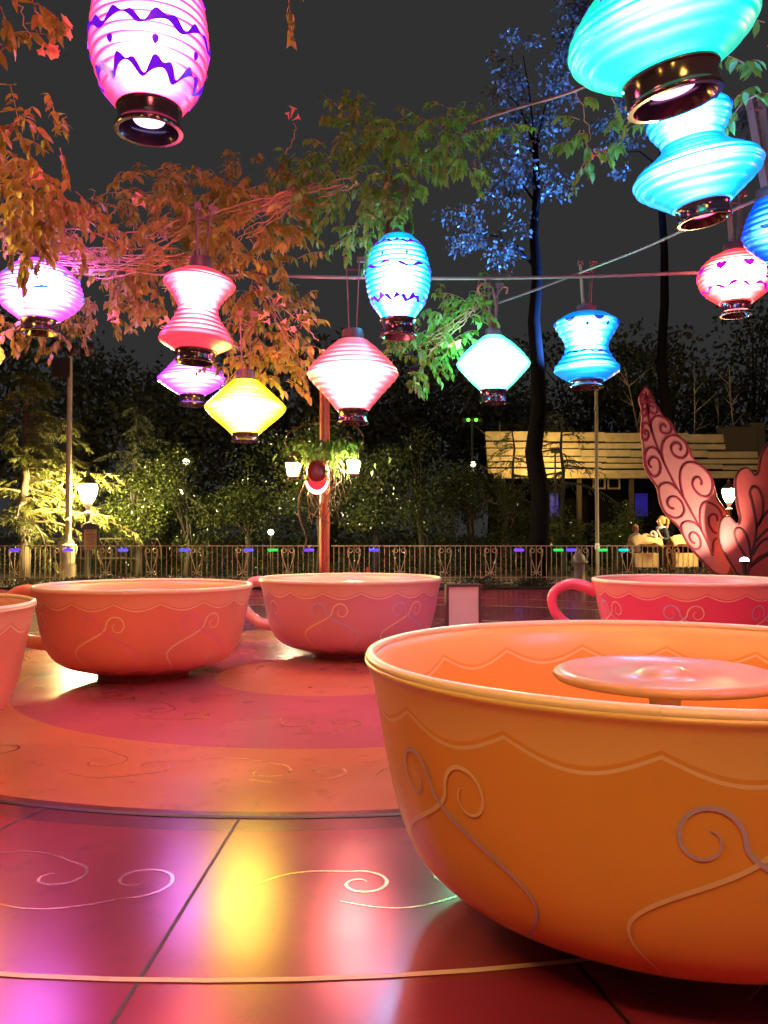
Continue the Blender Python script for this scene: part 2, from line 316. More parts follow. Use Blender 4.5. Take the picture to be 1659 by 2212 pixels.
# ------------------------------------------------------------------ paper-lantern style lamps
LROOT = []; KCORE = 17.0
def lantern(label, cx, d, pts, cap, base, edge, core, es, cs, ribs=14, ramp=.018, smooth=2, tilt=0, tiltx=0, hang=.8, lens=None, decor=(), zc=.5, hh=.62, power=1.3, vert=.9, wide=1.8, basemat=None, straps=True):
    s = d / F * 1.0
    y1 = base[3]
    z0 = P(cx, y1, d).z
    zz = lambda py: P(cx, py, d).z - z0
    root = thing('hanging_lantern', label, 'lantern', P(cx, y1, d), 0, 'glowing lanterns hung over the ride')
    root.rotation_euler = (math.radians(tiltx), math.radians(tilt), random.uniform(0, .4))
    ys = np.array([p[0] for p in pts], float); hw = np.array([p[1] for p in pts], float) * s
    zs = np.array([zz(y) for y in ys]); o = np.argsort(zs); zs = zs[o]; hw = hw[o]
    n = ribs * 7
    t = np.linspace(zs[0], zs[-1], n); r = np.interp(t, zs, hw)
    for _ in range(smooth):
        k = max(1, int(n * .045)); rp = np.pad(r, k, mode='edge'); r2 = np.convolve(rp, np.ones(2 * k + 1) / (2 * k + 1), 'valid')
        r2[0] = r[0]; r2[-1] = r[-1]; r = r2
    R = lambda z: float(np.interp(z, t, r))
    ph = [random.uniform(0, 6) for _ in range(3)]
    mb = MB()
    def wob(i, a):
        u = i / (n - 1)
        return ramp * (abs(math.sin(PI * (ribs * u + .12 * math.sin(a * 2 + ph[0]) + .1 * math.sin(a * 3 + ph[1] + 5 * u)))) - .5) * 2 * min(1, 8 * u, 8 * (1 - u) + .1)
    mb.lathe([(r[i], t[i]) for i in range(n)], 56, wob=wob)
    H = zs[-1] - zs[0]
    core = tuple(.72 * a_ + .28 * b_ for a_, b_ in zip(edge, core))
    sm = shellmat('lantern_wall', edge, core, es, cs * KCORE, zs[0] + H * zc, H * hh, power + 3.2, vert)
    shell = mb.build('shell', sm, root)
    # cap: a short neck above the wall
    c0, c1 = zs[-1], zz(cap[1]); rc = cap[0] * s; rt = hw[-1]
    mb = MB(); mb.lathe([(rt * .98, c0 - .012), (max(rt * .98, rc * 1.03), c0 - .004), (rc * 1.05, c0 + .012), (rc * 1.03, c0 + .02), (rc * .97, c1 - .015), (rc * .9, c1), (rc * .3, c1 + .004), (0.001, c1 + .004)], 32)
    sharpish(mb.build('cap', M['capm'], root))
    # collar: flared ring, open below, with the lamp's lens up inside
    b0 = zs[0]; ra, rb = base[0] * s, base[1] * s; hb = b0
    mb = MB()
    mb.lathe([(hw[0] * .9, b0 + .004), (ra * 1.04, b0 + .006), (ra * 1.05, b0 - .01), (ra, b0 - .02), (ra * .98, hb * .55), (ra, hb * .3), (rb * .97, hb * .2), (rb, hb * .12), (rb, .012), (rb * .985, 0), (rb * .86, 0), (rb * .84, .012), (ra * .80, hb * .35), (ra * .76, hb * .7), (ra * .5, hb * .72), (0.001, hb * .72)], 40)
    sharpish(mb.build('collar', M['collar'], root), 40)
    if lens:
        mb = MB(); mb.lathe([(ra * .5, hb * .52), (ra * .46, hb * .45), (ra * .3, hb * .41), (0.001, hb * .4)], 24)
        mb.build('lens', glow('lantern_lens', lens[0], lens[1]), root)
    # hanger: two flat straps closing to a hook
    if straps:
        mb = MB(); top = c1 + hang
        for sx in (-1, 1):
            a = Vector((sx * rc * .35, 0, c1 - .005)); e = Vector((sx * rc * .62, 0, top))
            dv = e - a; q = dv.to_track_quat('Z', 'Y').to_matrix()
            mb.box((a + e) / 2, (.045 * wide, .012, dv.length), q)
        mb.box((rc * .62 + .02, 0, top + .01), (.09, .05, .05)); mb.box((-rc * .62, 0, top + .01), (.06, .05, .05))
        mb.tube([(-rc * .7, 0, top - .1), (rc * .7, 0, top - .1)], .012, 6)
        mb.build('hanger', M['strap'], root, smooth=False)
    # painted figures on the wall
    for dd in decor:
        kind, mat, zf = dd[0], dd[1], dd[2]
        zb = zs[0] + H * zf; mb = MB(); off = 1.02 + ramp
        if kind == 'wave':
            amp, k, w = dd[3] * H, dd[4], dd[5] * H
            n2 = 240; vs = []
            for i in range(n2):
                a = 2 * PI * i / n2
                z = zb + amp * (math.sin(k * a) + .35 * math.sin(2 * k * a + 1) + .3 * math.sin(3 * a + 2))
                ww = w * 1.35 * (.8 + .45 * math.sin(k * a * 2 + .6) + .2 * math.sin(5 * a + 1))
                for sg in (1, -1):
                    zq = z + sg * ww; rr = R(zq) * off
                    vs.append((rr * math.cos(a), rr * math.sin(a), zq))
            mb.add(vs, [(2 * i, 2 * i + 1, (2 * i + 3) % (2 * n2), (2 * i + 2) % (2 * n2)) for i in range(n2)])
        else:
            cnt, sz = dd[3], dd[4] * H
            for i in range(cnt):
                a0 = 2 * PI * (i + .3) / cnt
                if kind == 'heart': poly = [(16 * math.sin(u) ** 3 / 16, (13 * math.cos(u) - 5 * math.cos(2 * u) - 2 * math.cos(3 * u) - math.cos(4 * u)) / 16) for u in np.linspace(0, 2 * PI, 29)[:-1]]
                elif kind == 'dot': poly = [(.8 * math.cos(u) * (1 + .25 * math.sin(u)), 1.0 * math.sin(u)) for u in np.linspace(0, 2 * PI, 17)[:-1]]
                elif kind == 'dash': poly = [(1.6 * math.cos(u), .6 * math.sin(u) + .25 * math.cos(2 * u)) for u in np.linspace(0, 2 * PI, 17)[:-1]]
                zc0 = zb + random.uniform(-.012, .012) * H
                mp = lambda x, y: (R(zc0 + y * sz) * off * math.cos(a0 + x * sz / R(zc0)), R(zc0 + y * sz) * off * math.sin(a0 + x * sz / R(zc0)), zc0 + y * sz)
                nn = len(poly)
                vs = [mp(0, 0)] + [mp(x * .55, y * .55) for x, y in poly] + [mp(x, y) for x, y in poly]
                fs = [(0, 1 + j, 1 + (j + 1) % nn) for j in range(nn)] + [(1 + j, 1 + nn + j, 1 + nn + (j + 1) % nn, 1 + (j + 1) % nn) for j in range(nn)]
                mb.add(vs, fs)
            if kind == 'curl':
                pass
        join(shell, mb.build('pattern', mat))
    LROOT.append(root); return root
WHT = (1, 1, 1)
lantern('large pink barrel lantern with violet waves, hanging alone against the night sky', 322, 6.5,
        [(-70, 62), (-40, 95), (10, 115), (60, 124), (100, 126), (140, 122), (190, 106), (222, 84), (236, 70)], (62, -105), (68, 74, 236, 286),
        (1, .05, .20), (1, .72, .80), .9, 3.4, 15, .022, lens=((.55, .4, 1), 3), zc=.60, hh=.66,
        decor=[('wave', M['ink'], .42, .030, 9, .022), ('dot', M['ink'], .29, 8, .028), ('wave', M['ink'], .135, .036, 9, .022), ('wave', M['ink'], .75, .03, 9, .02)])
lantern('big tilted teal lantern with a wide saucer body and an open dark collar', 1458, 5.0,
        [(-150, 60), (-90, 75), (-40, 105), (0, 150), (40, 188), (70, 204), (95, 200), (125, 172), (150, 132), (166, 100)], (62, -190), (100, 104, 160, 222),
        (.0, .85, .60), (.3, 1, .85), .75, 1.1, 16, .012, smooth=1, tilt=-13, tiltx=3, zc=.35, hh=.9, lens=((1, .35, .9), 2.5),
        decor=[('dash', M['ink'], .56, 16, .022), ('dot', M['ink'], .44, 20, .022)])
lantern('tilted cyan lantern with small upper bulb and wide lower bulb, red glow in its collar', 1522, 6.5,
        [(222, 62), (240, 84), (256, 90), (275, 84), (300, 66), (318, 64), (340, 92), (362, 128), (376, 138), (395, 128), (425, 88), (444, 62)], (48, 200), (56, 58, 444, 478),
        (.0, .34, .92), (.62, .95, 1), .9, 2.9, 15, .02, smooth=1, tilt=-9, zc=.45, hh=.62, lens=((1, .06, .16), 6),
        decor=[('dash', M['inkb'], .87, 7, .045), ('dash', M['inkb'], .42, 9, .022)])
lantern('round white and red lantern painted with magenta hearts, glowing red at its rim', 1590, 9.0,
        [(545, 26), (556, 52), (575, 72), (598, 80), (620, 74), (640, 56), (654, 36)], (26, 527), (30, 34, 654, 682),
        (1, .05, .05), (1, .86, .78), 1.2, 6.5, 12, .010, zc=.5, hh=.8, lens=((1, .3, .2), 2), hang=.55,
        decor=[('heart', M['inkm'], .60, 9, .10), ('wave', M['inkm'], .22, .03, 8, .016), ('dash', M['inkm'], .90, 7, .03)])
lantern('deep blue lantern half hidden behind the round heart lantern and cut by the photo edge', 1688, 7.4,
        [(430, 30), (460, 52), (495, 68), (520, 64), (548, 40), (560, 26)], (28, 408), (28, 32, 560, 590),
        (.0, .06, .75), (.15, .5, 1), .8, 1.5, 10, .02, tilt=-10, decor=[('dash', M['inkb'], .5, 9, .06)])
lantern('blue hourglass lantern with curled eye marks on its upper rim, hung from red straps', 1268, 10.0,
        [(680, 40), (688, 56), (699, 70), (715, 62), (740, 47), (755, 45), (772, 52), (795, 70), (803, 71), (812, 58), (822, 40)], (21, 660), (34, 37, 822, 838),
        (.0, .22, .80), (.55, .9, 1), .8, 2.6, 12, .02, smooth=1, zc=.5, hh=.50, hang=.50,
        decor=[('dash', M['inkb'], .85, 7, .05), ('dot', M['inkb'], .77, 9, .028), ('wave', M['inkb'], .38, .015, 9, .010)])
lantern('white green lantern of diamond shape hung from a scrolled iron bracket', 1066, 10.0,
        [(727, 21), (740, 40), (762, 63), (784, 80), (790, 80), (806, 66), (830, 44), (843, 29)], (17, 711), (28, 30, 843, 872),
        (.06, .90, .50), (.82, 1, .95), .9, 5, 13, .006, smooth=1, power=-.6, zc=.5, hh=.75, hang=.52, lens=((.6, .7, 1), 2.5), straps=True)
lantern('cyan barrel lantern with two violet zigzag bands, hanging in front of the vine', 860, 9.0,
        [(511, 28), (522, 44), (545, 60), (580, 69), (605, 70), (632, 67), (660, 56), (682, 40), (692, 34)], (29, 481), (38, 41, 692, 728),
        (.0, .34, .85), (.70, .97, 1), .9, 3.1, 16, .022, zc=.48, hh=.68, lens=((.9, .3, .5), .4), hang=.45,
        decor=[('wave', M['ink'], .86, .016, 11, .015), ('dot', M['inkb'], .70, 8, .022), ('wave', M['ink'], .57, .022, 6, .012), ('wave', M['ink'], .20, .022, 11, .02)])
lantern('coral pink diamond lantern with horizontal ribs, beside the cyan barrel lantern', 762, 9.0,
        [(735, 30), (752, 52), (780, 80), (803, 99), (812, 99), (830, 84), (858, 58), (885, 36)], (23, 712), (32, 35, 885, 916),
        (.95, .10, .14), (1, .72, .55), .75, 4.0, 13, .011, smooth=1, zc=.5, hh=.72, hang=.75, lens=((.8, .5, .6), .5))
lantern('bright yellow diamond lantern hung lowest among the vine leaves', 530, 9.0,
        [(822, 26), (838, 46), (860, 70), (878, 88), (884, 88), (900, 74), (922, 48), (936, 32)], (21, 800), (28, 30, 936, 955),
        (1, .64, .0), (1, .92, .5), 1.0, 3.0, 13, .006, smooth=1, power=-1.0, zc=.5, hh=.85, lens=((1, .9, .8), 5), hang=.6)
lantern('small pale purple lantern hanging just below the red hourglass lantern', 415, 10.5,
        [(776, 36), (790, 48), (806, 62), (818, 74), (824, 74), (834, 60), (848, 38), (853, 28)], (22, 756), (26, 31, 853, 876),
        (.50, .06, .92), (.96, .88, 1), 1.0, 5, 10, .012, smooth=1, zc=.55, hh=.8, lens=((.55, .6, 1), 4), hang=.6)
lantern('red pink hourglass lantern with a white hot waist, among orange lit leaves', 421, 8.2,
        [(584, 36), (594, 58), (606, 76), (614, 78), (640, 56), (660, 44), (672, 42), (690, 50), (715, 68), (735, 80), (742, 80), (752, 60), (758, 46)], (24, 556), (42, 43, 758, 784),
        (1, .055, .10), (1, .80, .55), .85, 3.3, 15, .022, smooth=1, tilt=3, zc=.54, hh=.40, hang=.5, lens=((.6, .3, 1), .4))
lantern('round white and purple lantern with teal dashes, half behind hanging gold leaves', 85, 8.5,
        [(566, 34), (580, 58), (604, 80), (628, 89), (648, 89), (668, 74), (684, 52), (692, 40)], (26, 548), (38, 40, 692, 720),
        (.55, .05, 1), (.97, .85, 1), 1.0, 5, 13, .02, zc=.6, hh=.75, hang=.5,
        decor=[('dash', M['inkt'], .70, 8, .045), ('wave', M['inkt'], .38, .025, 5, .012)])
# lanterns of the same string that hang outside the picture, round and behind the camera
def outside(x, y, z, edge, core, cs, label, d=9.0):
    r = lantern(label, W2, d, [(735, 34), (752, 56), (780, 84), (803, 99), (812, 99), (830, 84), (858, 58), (885, 36)], (23, 712), (32, 35, 885, 916), edge, core, 1.0, cs, 13, .016, smooth=1, hang=.5)
    r.location = (x, y, z); return r
OUT = [(-4.34, 8.4, 2.55, (1, .40, .03), (1, .55, .12), 3.6, 'orange diamond lantern at the outer end of the string'),
       (-4.0, 6.3, 3.9, (1, .52, .06), (1, .7, .25), 3.6, 'orange diamond lantern above the pink teacup'),
       (3.4, 1.2, 3.0, (1, .05, .22), (1, .3, .4), 14, 'hot pink lantern over the near teacups'),
       (-2.6, .2, 3.4, (1, .42, .06), (1, .6, .2), 5, 'amber lantern over the near floor'),
       (.4, -1.2, 3.5, (1, .58, .10), (1, .75, .3), 6, 'amber lantern above the viewing place'),
       (1.9, 2.2, 4.4, (1, .50, .08), (1, .65, .25), 5, 'golden lantern high over the orange teacup'),
       (-.8, 3.6, 5.0, (1, .10, .12), (1, .4, .3), 5, 'red lantern high over the middle of the floor'),
       (5.2, 6.8, 3.6, (1, .05, .15), (1, .3, .4), 4, 'crimson lantern beyond the round heart lantern')]
for a in OUT: outside(a[0], a[1], a[2], a[3], a[4], a[5], a[6])

# ------------------------------------------------------------------ cables
def cable(label, pts, r, mat=None):
    b = MB(); b.tube(catmull(pts, 10), r, 7); o = b.build('lantern_cable', mat or M['cable']); return tag(o, label, 'cable', None)
cable('thick level cable with flower free middle stretch, holding the coral and blue lanterns', [P(-140, 588, 9.4), P(150, 590, 9.5), P(420, 592, 9.5), P(560, 594, 9.6), P(740, 599, 9.7), P(1000, 601, 9.8), P(1266, 597, 9.9), P(1500, 589, 9.6), P(1760, 580, 9.2)], .022)
cable('thin cable climbing from the diamond lantern bracket past the blue hourglass lantern', [P(1076, 654, 10.0), P(1150, 628, 10), P(1250, 590, 9.9), P(1380, 540, 9.2), P(1510, 482, 8.4), P(1590, 450, 7.9), P(1720, 396, 7.3)], .017)
cable('dark cable running up behind the tilted teal lantern', [P(1010, 268, 8.6), P(1120, 232, 8.0), P(1240, 196, 7.2), P(1400, 120, 6.5), P(1560, 20, 5.8), P(1700, -60, 5.4)], .016, M['strap'])
cable('high dark cable holding the large pink barrel lantern', [P(-100, -150, 6.3), P(330, -175, 6.5), P(900, -160, 6.8), P(1500, -260, 6.0)], .016, M['strap'])
# scrolled iron bracket of the green lantern
b = MB()
c0 = P(1052, 628, 10); pts = []
for k in range(30):
    t = k / 29; a = PI * .1 + t * PI * 1.5; rr = .10 * (1 - .45 * t); pts.append(c0 + Vector((rr * math.cos(a) - .03, 0, rr * math.sin(a) + .0)))
b.tube(pts[::-1] + [P(1068, 640, 10), P(1072, 660, 10), P(1070, 690, 10), P(1067, 712, 10)], .014, 6)
b.tube(catmull([P(1070, 645, 10), P(1084, 622, 10), P(1096, 622, 10), P(1094, 634, 10)], 6), .011, 6)
tag(b.build('scroll_bracket', M['twig']), 'scrolled iron bracket above the white green diamond lantern', 'bracket')

# ------------------------------------------------------------------ leaves
LEAF = np.array([[0, 0, 0], [.22, .28, .05], [-.22, .28, .05], [0, .3, 0], [.19, .62, .02], [-.19, .62, .02], [0, .66, -.05], [0, 1, -.16]])
LEAF_F = [(0, 1, 3), (0, 3, 2), (1, 4, 6, 3), (3, 6, 5, 2), (4, 7, 6), (6, 7, 5)]
SMALL = np.array([[0, 0, 0], [.3, .45, .06], [-.3, .45, .06], [0, 1, -.05], [0, .5, 0]])
SMALL_F = [(0, 1, 4), (0, 4, 2), (1, 3, 4), (4, 3, 2)]
NEED = np.array([[0.04, 0, 0], [-.04, 0, 0], [.03, .6, .02], [-.03, .6, .02], [0, 1, -.02]])
NEED_F = [(0, 2, 3, 1), (2, 4, 3)]
def leaves(name, pos, dirs, nrm, size, mat, parent=None, templ=LEAF, faces=LEAF_F):
    pos = np.asarray(pos, float); y = np.asarray(dirs, float); n = np.asarray(nrm, float); size = np.asarray(size, float)
    y /= np.linalg.norm(y, axis=1, keepdims=True) + 1e-9
    x = np.cross(y, n); ln = np.linalg.norm(x, axis=1, keepdims=True); x = np.where(ln < 1e-4, np.array([[1., 0, 0]]), x / (ln + 1e-9)); z = np.cross(x, y)
    T = templ[None] * size[:, None, None]
    V = pos[:, None] + T[..., 0:1] * x[:, None] + T[..., 1:2] * y[:, None] + T[..., 2:3] * z[:, None]
    nv = len(templ); N = len(pos); V = V.reshape(-1, 3)
    loops = []; starts = []; tot = []
    base = np.arange(N) * nv
    allf = []
    cnt = np.array([len(f) for f in faces])
    flat = np.concatenate([np.array(f) for f in faces])
    idx = (base[:, None] + flat[None]).ravel()
    lt = np.tile(cnt, N); ls = np.concatenate([[0], np.cumsum(lt)[:-1]])
    me = bpy.data.meshes.new(name); me.vertices.add(len(V)); me.vertices.foreach_set('co', V.ravel())
    me.loops.add(len(idx)); me.loops.foreach_set('vertex_index', idx.astype(np.int32))
    me.polygons.add(len(lt)); me.polygons.foreach_set('loop_start', ls.astype(np.int32))
    try: me.polygons.foreach_set('loop_total', lt.astype(np.int32))
    except Exception: pass
    me.update(calc_edges=True); me.validate(); me.materials.append(mat)
    o = bpy.data.objects.new(name, me); COL.objects.link(o)
    if parent is not None: o.parent = parent
    return o
def rv(): 
    v = rng.normal(size=3); return v / np.linalg.norm(v)
def trumpet(b, p, d, L):
    d = Vector(d).normalized(); q = d.to_track_quat('Z', 'Y').to_matrix(); n = 10
    prof = [(.04, 0), (.07, .25), (.10, .55), (.17, .78), (.34, .95), (.42, 1.0)]
    vs = []
    for i, (r, z) in enumerate(prof):
        for k in range(n):
            a = 2 * PI * k / n; rr = r * (1 if i < 4 else (1.18 if k % 2 == 0 else .78))
            vs.append(Vector(p) + q @ Vector((rr * math.cos(a) * L, rr * math.sin(a) * L, z * L)))
    b.add(vs, [(i * n + k, i * n + (k + 1) % n, (i + 1) * n + (k + 1) % n, (i + 1) * n + k) for i in range(len(prof) - 1) for k in range(n)])
def vine(label, blobs, mat, flowers=(), stems=(), dens=1.0, lsize=(.08, .135), name='trumpet_vine'):
    c0 = P(blobs[0][0], blobs[0][1], blobs[0][4])
    root = thing(name, label, 'vine', (0, 0, 0))
    pos, dr, nm, sz = [], [], [], []; st = MB()
    for (px, py, rx, ry, d, dd) in blobs:
        lp = .11 / d * F; area = PI * rx * ry
        nsp = max(3, int(dens * 4.8 * area / (lp * lp * .42) / 9))
        c = P(px, py, d)
        for _ in range(nsp):
            u = rng.random() ** .5; a = rng.random() * 2 * PI
            p = np.array(P(px + rx * u * math.cos(a), py + ry * u * math.sin(a), d + rng.uniform(-dd, dd)))
            out = p - np.array(c); out[1] *= .6; out /= np.linalg.norm(out) + 1e-6
            di = out * .7 + rv() * .8 + np.array([0, -.1, .12]); di /= np.linalg.norm(di)
            Ls = rng.uniform(.18, .36); n = 5
            pts = [p.copy()]
            for k in range(n):
                di = di + np.array([0, 0, -.13]); di /= np.linalg.norm(di)
                pts.append(pts[-1] + di * Ls / n)
                side = np.cross(di, np.array([0, 0, 1.])) + rv() * .3
                for sg in (1, -1):
                    if rng.random() < .1: continue
                    v = side * sg * .7 + di * .45 + np.array([0, 0, -.75]) + rv() * .35
                    pos.append(pts[-1]); dr.append(v); nm.append(np.array([0, -.5, .8]) + rv() * .6); sz.append(rng.uniform(*lsize))
            st.tube(pts, [.005, .004, .004, .003, .003, .002], 4, cap=False)
    fol = leaves('foliage', pos, dr, nm, sz, mat, root)
    for (pts, r) in stems:
        q = [P(*p) for p in pts]; q = catmull(q, 6)
        q = [v + Vector(rv()) * .02 for v in q]
        sb = MB(); sb.tube(q, [r * (1 - .5 * i / len(q)) for i in range(len(q))], 5); sb.build('stem', M['twig'], root)
    join(fol, st.build('twigs', M['twig']))
    for (px, py, d, dx, dz) in flowers:
        fb = MB()
        trumpet(fb, P(px, py, d), (dx, -.3, dz), .11); trumpet(fb, P(px + 3, py + 5, d + .03), (dx + .5, -.2, dz - .5), .09); trumpet(fb, P(px - 3, py + 3, d), (dx - .5, -.2, dz), .07)
        fb.build('flower_cluster', M['flower'], root)
    return root
def fan(px, py, d, tx, ty, n, spread, r=.008):
    out = []
    for k in range(n):
        ox = random.uniform(-spread, spread); oy = random.uniform(-spread * .5, spread * .5)
        out.append(([(px + random.uniform(-20, 20), py + random.uniform(-15, 15), d), ((px + tx) / 2 + ox, (py + ty) / 2 + oy, d + random.uniform(-.3, .1)), (tx + ox * 1.6, ty + oy * 1.6, d + random.uniform(-.3, .1))], r * random.uniform(.6, 1.3)))
    return out
vine('gold lit trumpet vine hanging round the white and purple lantern', [(20, 300, 40, 60, 6.6, .4), (40, 390, 60, 70, 7.0, .6), (105, 420, 60, 60, 7.4, .6), (60, 470, 95, 60, 7.6, .6), (150, 490, 85, 55, 8.2, .5), (30, 530, 50, 40, 7.8, .5), (120, 300, 25, 40, 7.4, .3), (150, 540, 70, 30, 9.5, .3), (10, 700, 40, 40, 9.2, .3), (110, 705, 75, 35, 9.9, .3), (215, 675, 40, 25, 9.8, .3)], M['vine'],
     flowers=[(66, 385, 6.9, .8, .8), (165, 470, 7.9, .3, .6), (235, 690, 9.0, .8, .5)], stems=fan(60, 560, 8.6, 330, 560, 10, 50) + fan(100, 480, 8, 230, 560, 6, 40))
vine('dense red and orange lit trumpet vine above the red hourglass lantern', [(330, 470, 90, 55, 8.9, .6), (440, 430, 100, 60, 9.2, .6), (550, 400, 90, 50, 9.2, .6), (560, 490, 100, 60, 9.0, .6), (470, 500, 90, 60, 9.0, .5), (300, 550, 80, 45, 9.2, .5), (600, 545, 50, 40, 9.2, .4), (230, 640, 90, 40, 9.6, .4), (330, 690, 45, 28, 9.6, .3), (320, 620, 60, 40, 9.5, .3), (520, 590, 50, 60, 9.5, .3), (290, 395, 60, 25, 9.2, .4), (600, 420, 50, 40, 9.1, .4)], M['vine'],
     flowers=[(345, 700, 9.2, .8, .4), (290, 440, 8.6, .6, .8)], stems=fan(660, 410, 8.7, 470, 500, 14, 40) + fan(420, 480, 8.7, 300, 540, 8, 40) + fan(400, 560, 8.9, 180, 580, 9, 30), dens=.9)
vine('olive green trumpet vine arching up toward the dark cable', [(690, 360, 70, 55, 9.2, .6), (640, 420, 50, 50, 9.2, .5), (780, 290, 70, 50, 9.2, .5), (850, 340, 80, 50, 9.2, .5), (760, 420, 75, 50, 9.1, .5), (930, 300, 65, 45, 9.1, .5), (990, 300, 50, 45, 9.0, .4), (810, 470, 65, 50, 9.1, .4), (890, 430, 30, 30, 9.1, .3), (790, 235, 22, 20, 9.2, .2), (960, 250, 25, 22, 9.1, .2), (1010, 345, 30, 28, 9.0, .3), (1090, 272, 45, 12, 8.8, .2), (770, 515, 35, 25, 9.1, .3)], M['vineg'],
     flowers=[(628, 255, 9.0, .3, .8)], stems=fan(560, 440, 8.8, 700, 400, 6, 20, .01) + fan(760, 390, 8.9, 640, 440, 5, 25) + [([(620, 330, 9.1), (640, 280, 9), (632, 262, 9)], .006)])
vine('yellow lit trumpet vine with pink flowers above the yellow diamond lantern', [(610, 690, 60, 50, 9.8, .4), (560, 740, 70, 45, 9.7, .4), (640, 760, 40, 40, 9.8, .3), (580, 790, 60, 30, 9.6, .3), (500, 770, 30, 40, 9.7, .3), (590, 650, 40, 30, 9.9, .3), (600, 815, 30, 15, 9.7, .2)], M['vine'],
     flowers=[(562, 690, 9.3, .6, .5), (595, 655, 9.5, .5, .7), (625, 710, 9.4, -.4, .5), (648, 690, 9.5, .5, .4), (584, 765, 9.3, .8, -.2), (560, 640, 9.5, .3, .8)], stems=fan(560, 620, 9.6, 640, 740, 5, 30))
vine('vivid green trumpet vine between the cyan barrel and the white green diamond lantern', [(985, 680, 65, 28, 10.2, .3), (1025, 660, 38, 22, 10.1, .2), (920, 710, 45, 35, 10.3, .3), (950, 745, 40, 35, 10.3, .3), (905, 770, 35, 35, 10.3, .2), (880, 810, 25, 18, 10.2, .2), (850, 770, 30, 30, 10.5, .2)], M['vineg'],
     flowers=[(878, 692, 9.9, .3, -.4), (975, 735, 9.9, .5, -.3)], stems=fan(1060, 640, 10.1, 900, 740, 5, 25))
vine('bright green sprig dangling beneath the dark cable beside the tilted cyan lantern', [(1270, 310, 32, 38, 7.2, .2), (1325, 300, 30, 25, 7.2, .2), (1255, 265, 22, 20, 7.2, .1), (1290, 200, 40, 18, 7.4, .2), (1335, 228, 30, 16, 7.3, .2)], M['vineg'],
     flowers=[(1283, 328, 7.1, .4, -.2)], stems=[([(1240, 196, 7.2), (1262, 240, 7.2), (1272, 300, 7.2)], .006)], dens=.8)
vine('short leafy sprig with a pink flower entering beside the large pink barrel lantern', [(15, 40, 40, 45, 5.2, .2), (60, 15, 30, 20, 5.2, .2), (15, 90, 28, 20, 5.2, .2)], M['vine'], flowers=[(118, 70, 5.2, .9, .5), (96, 92, 5.2, .5, -.6)], stems=[([(-20, -40, 5.2), (45, 20, 5.2), (60, 85, 5.2)], .005), ([(60, 50, 5.2), (90, 80, 5.2), (118, 70, 5.2)], .004)], dens=.7)
vine('leaves drooping behind the tilted teal lantern by the photo edge', [(1630, 130, 35, 25, 6.0, .2), (1600, 205, 25, 25, 6.4, .2), (1430, 262, 25, 12, 7.2, .2), (1660, 60, 25, 40, 6.0, .2)], M['vineg'], dens=.8)
vine('small leaf tip poking in at the top edge of the sky', [(618, -12, 20, 18, 6.6, .2)], M['vine'], dens=.6)

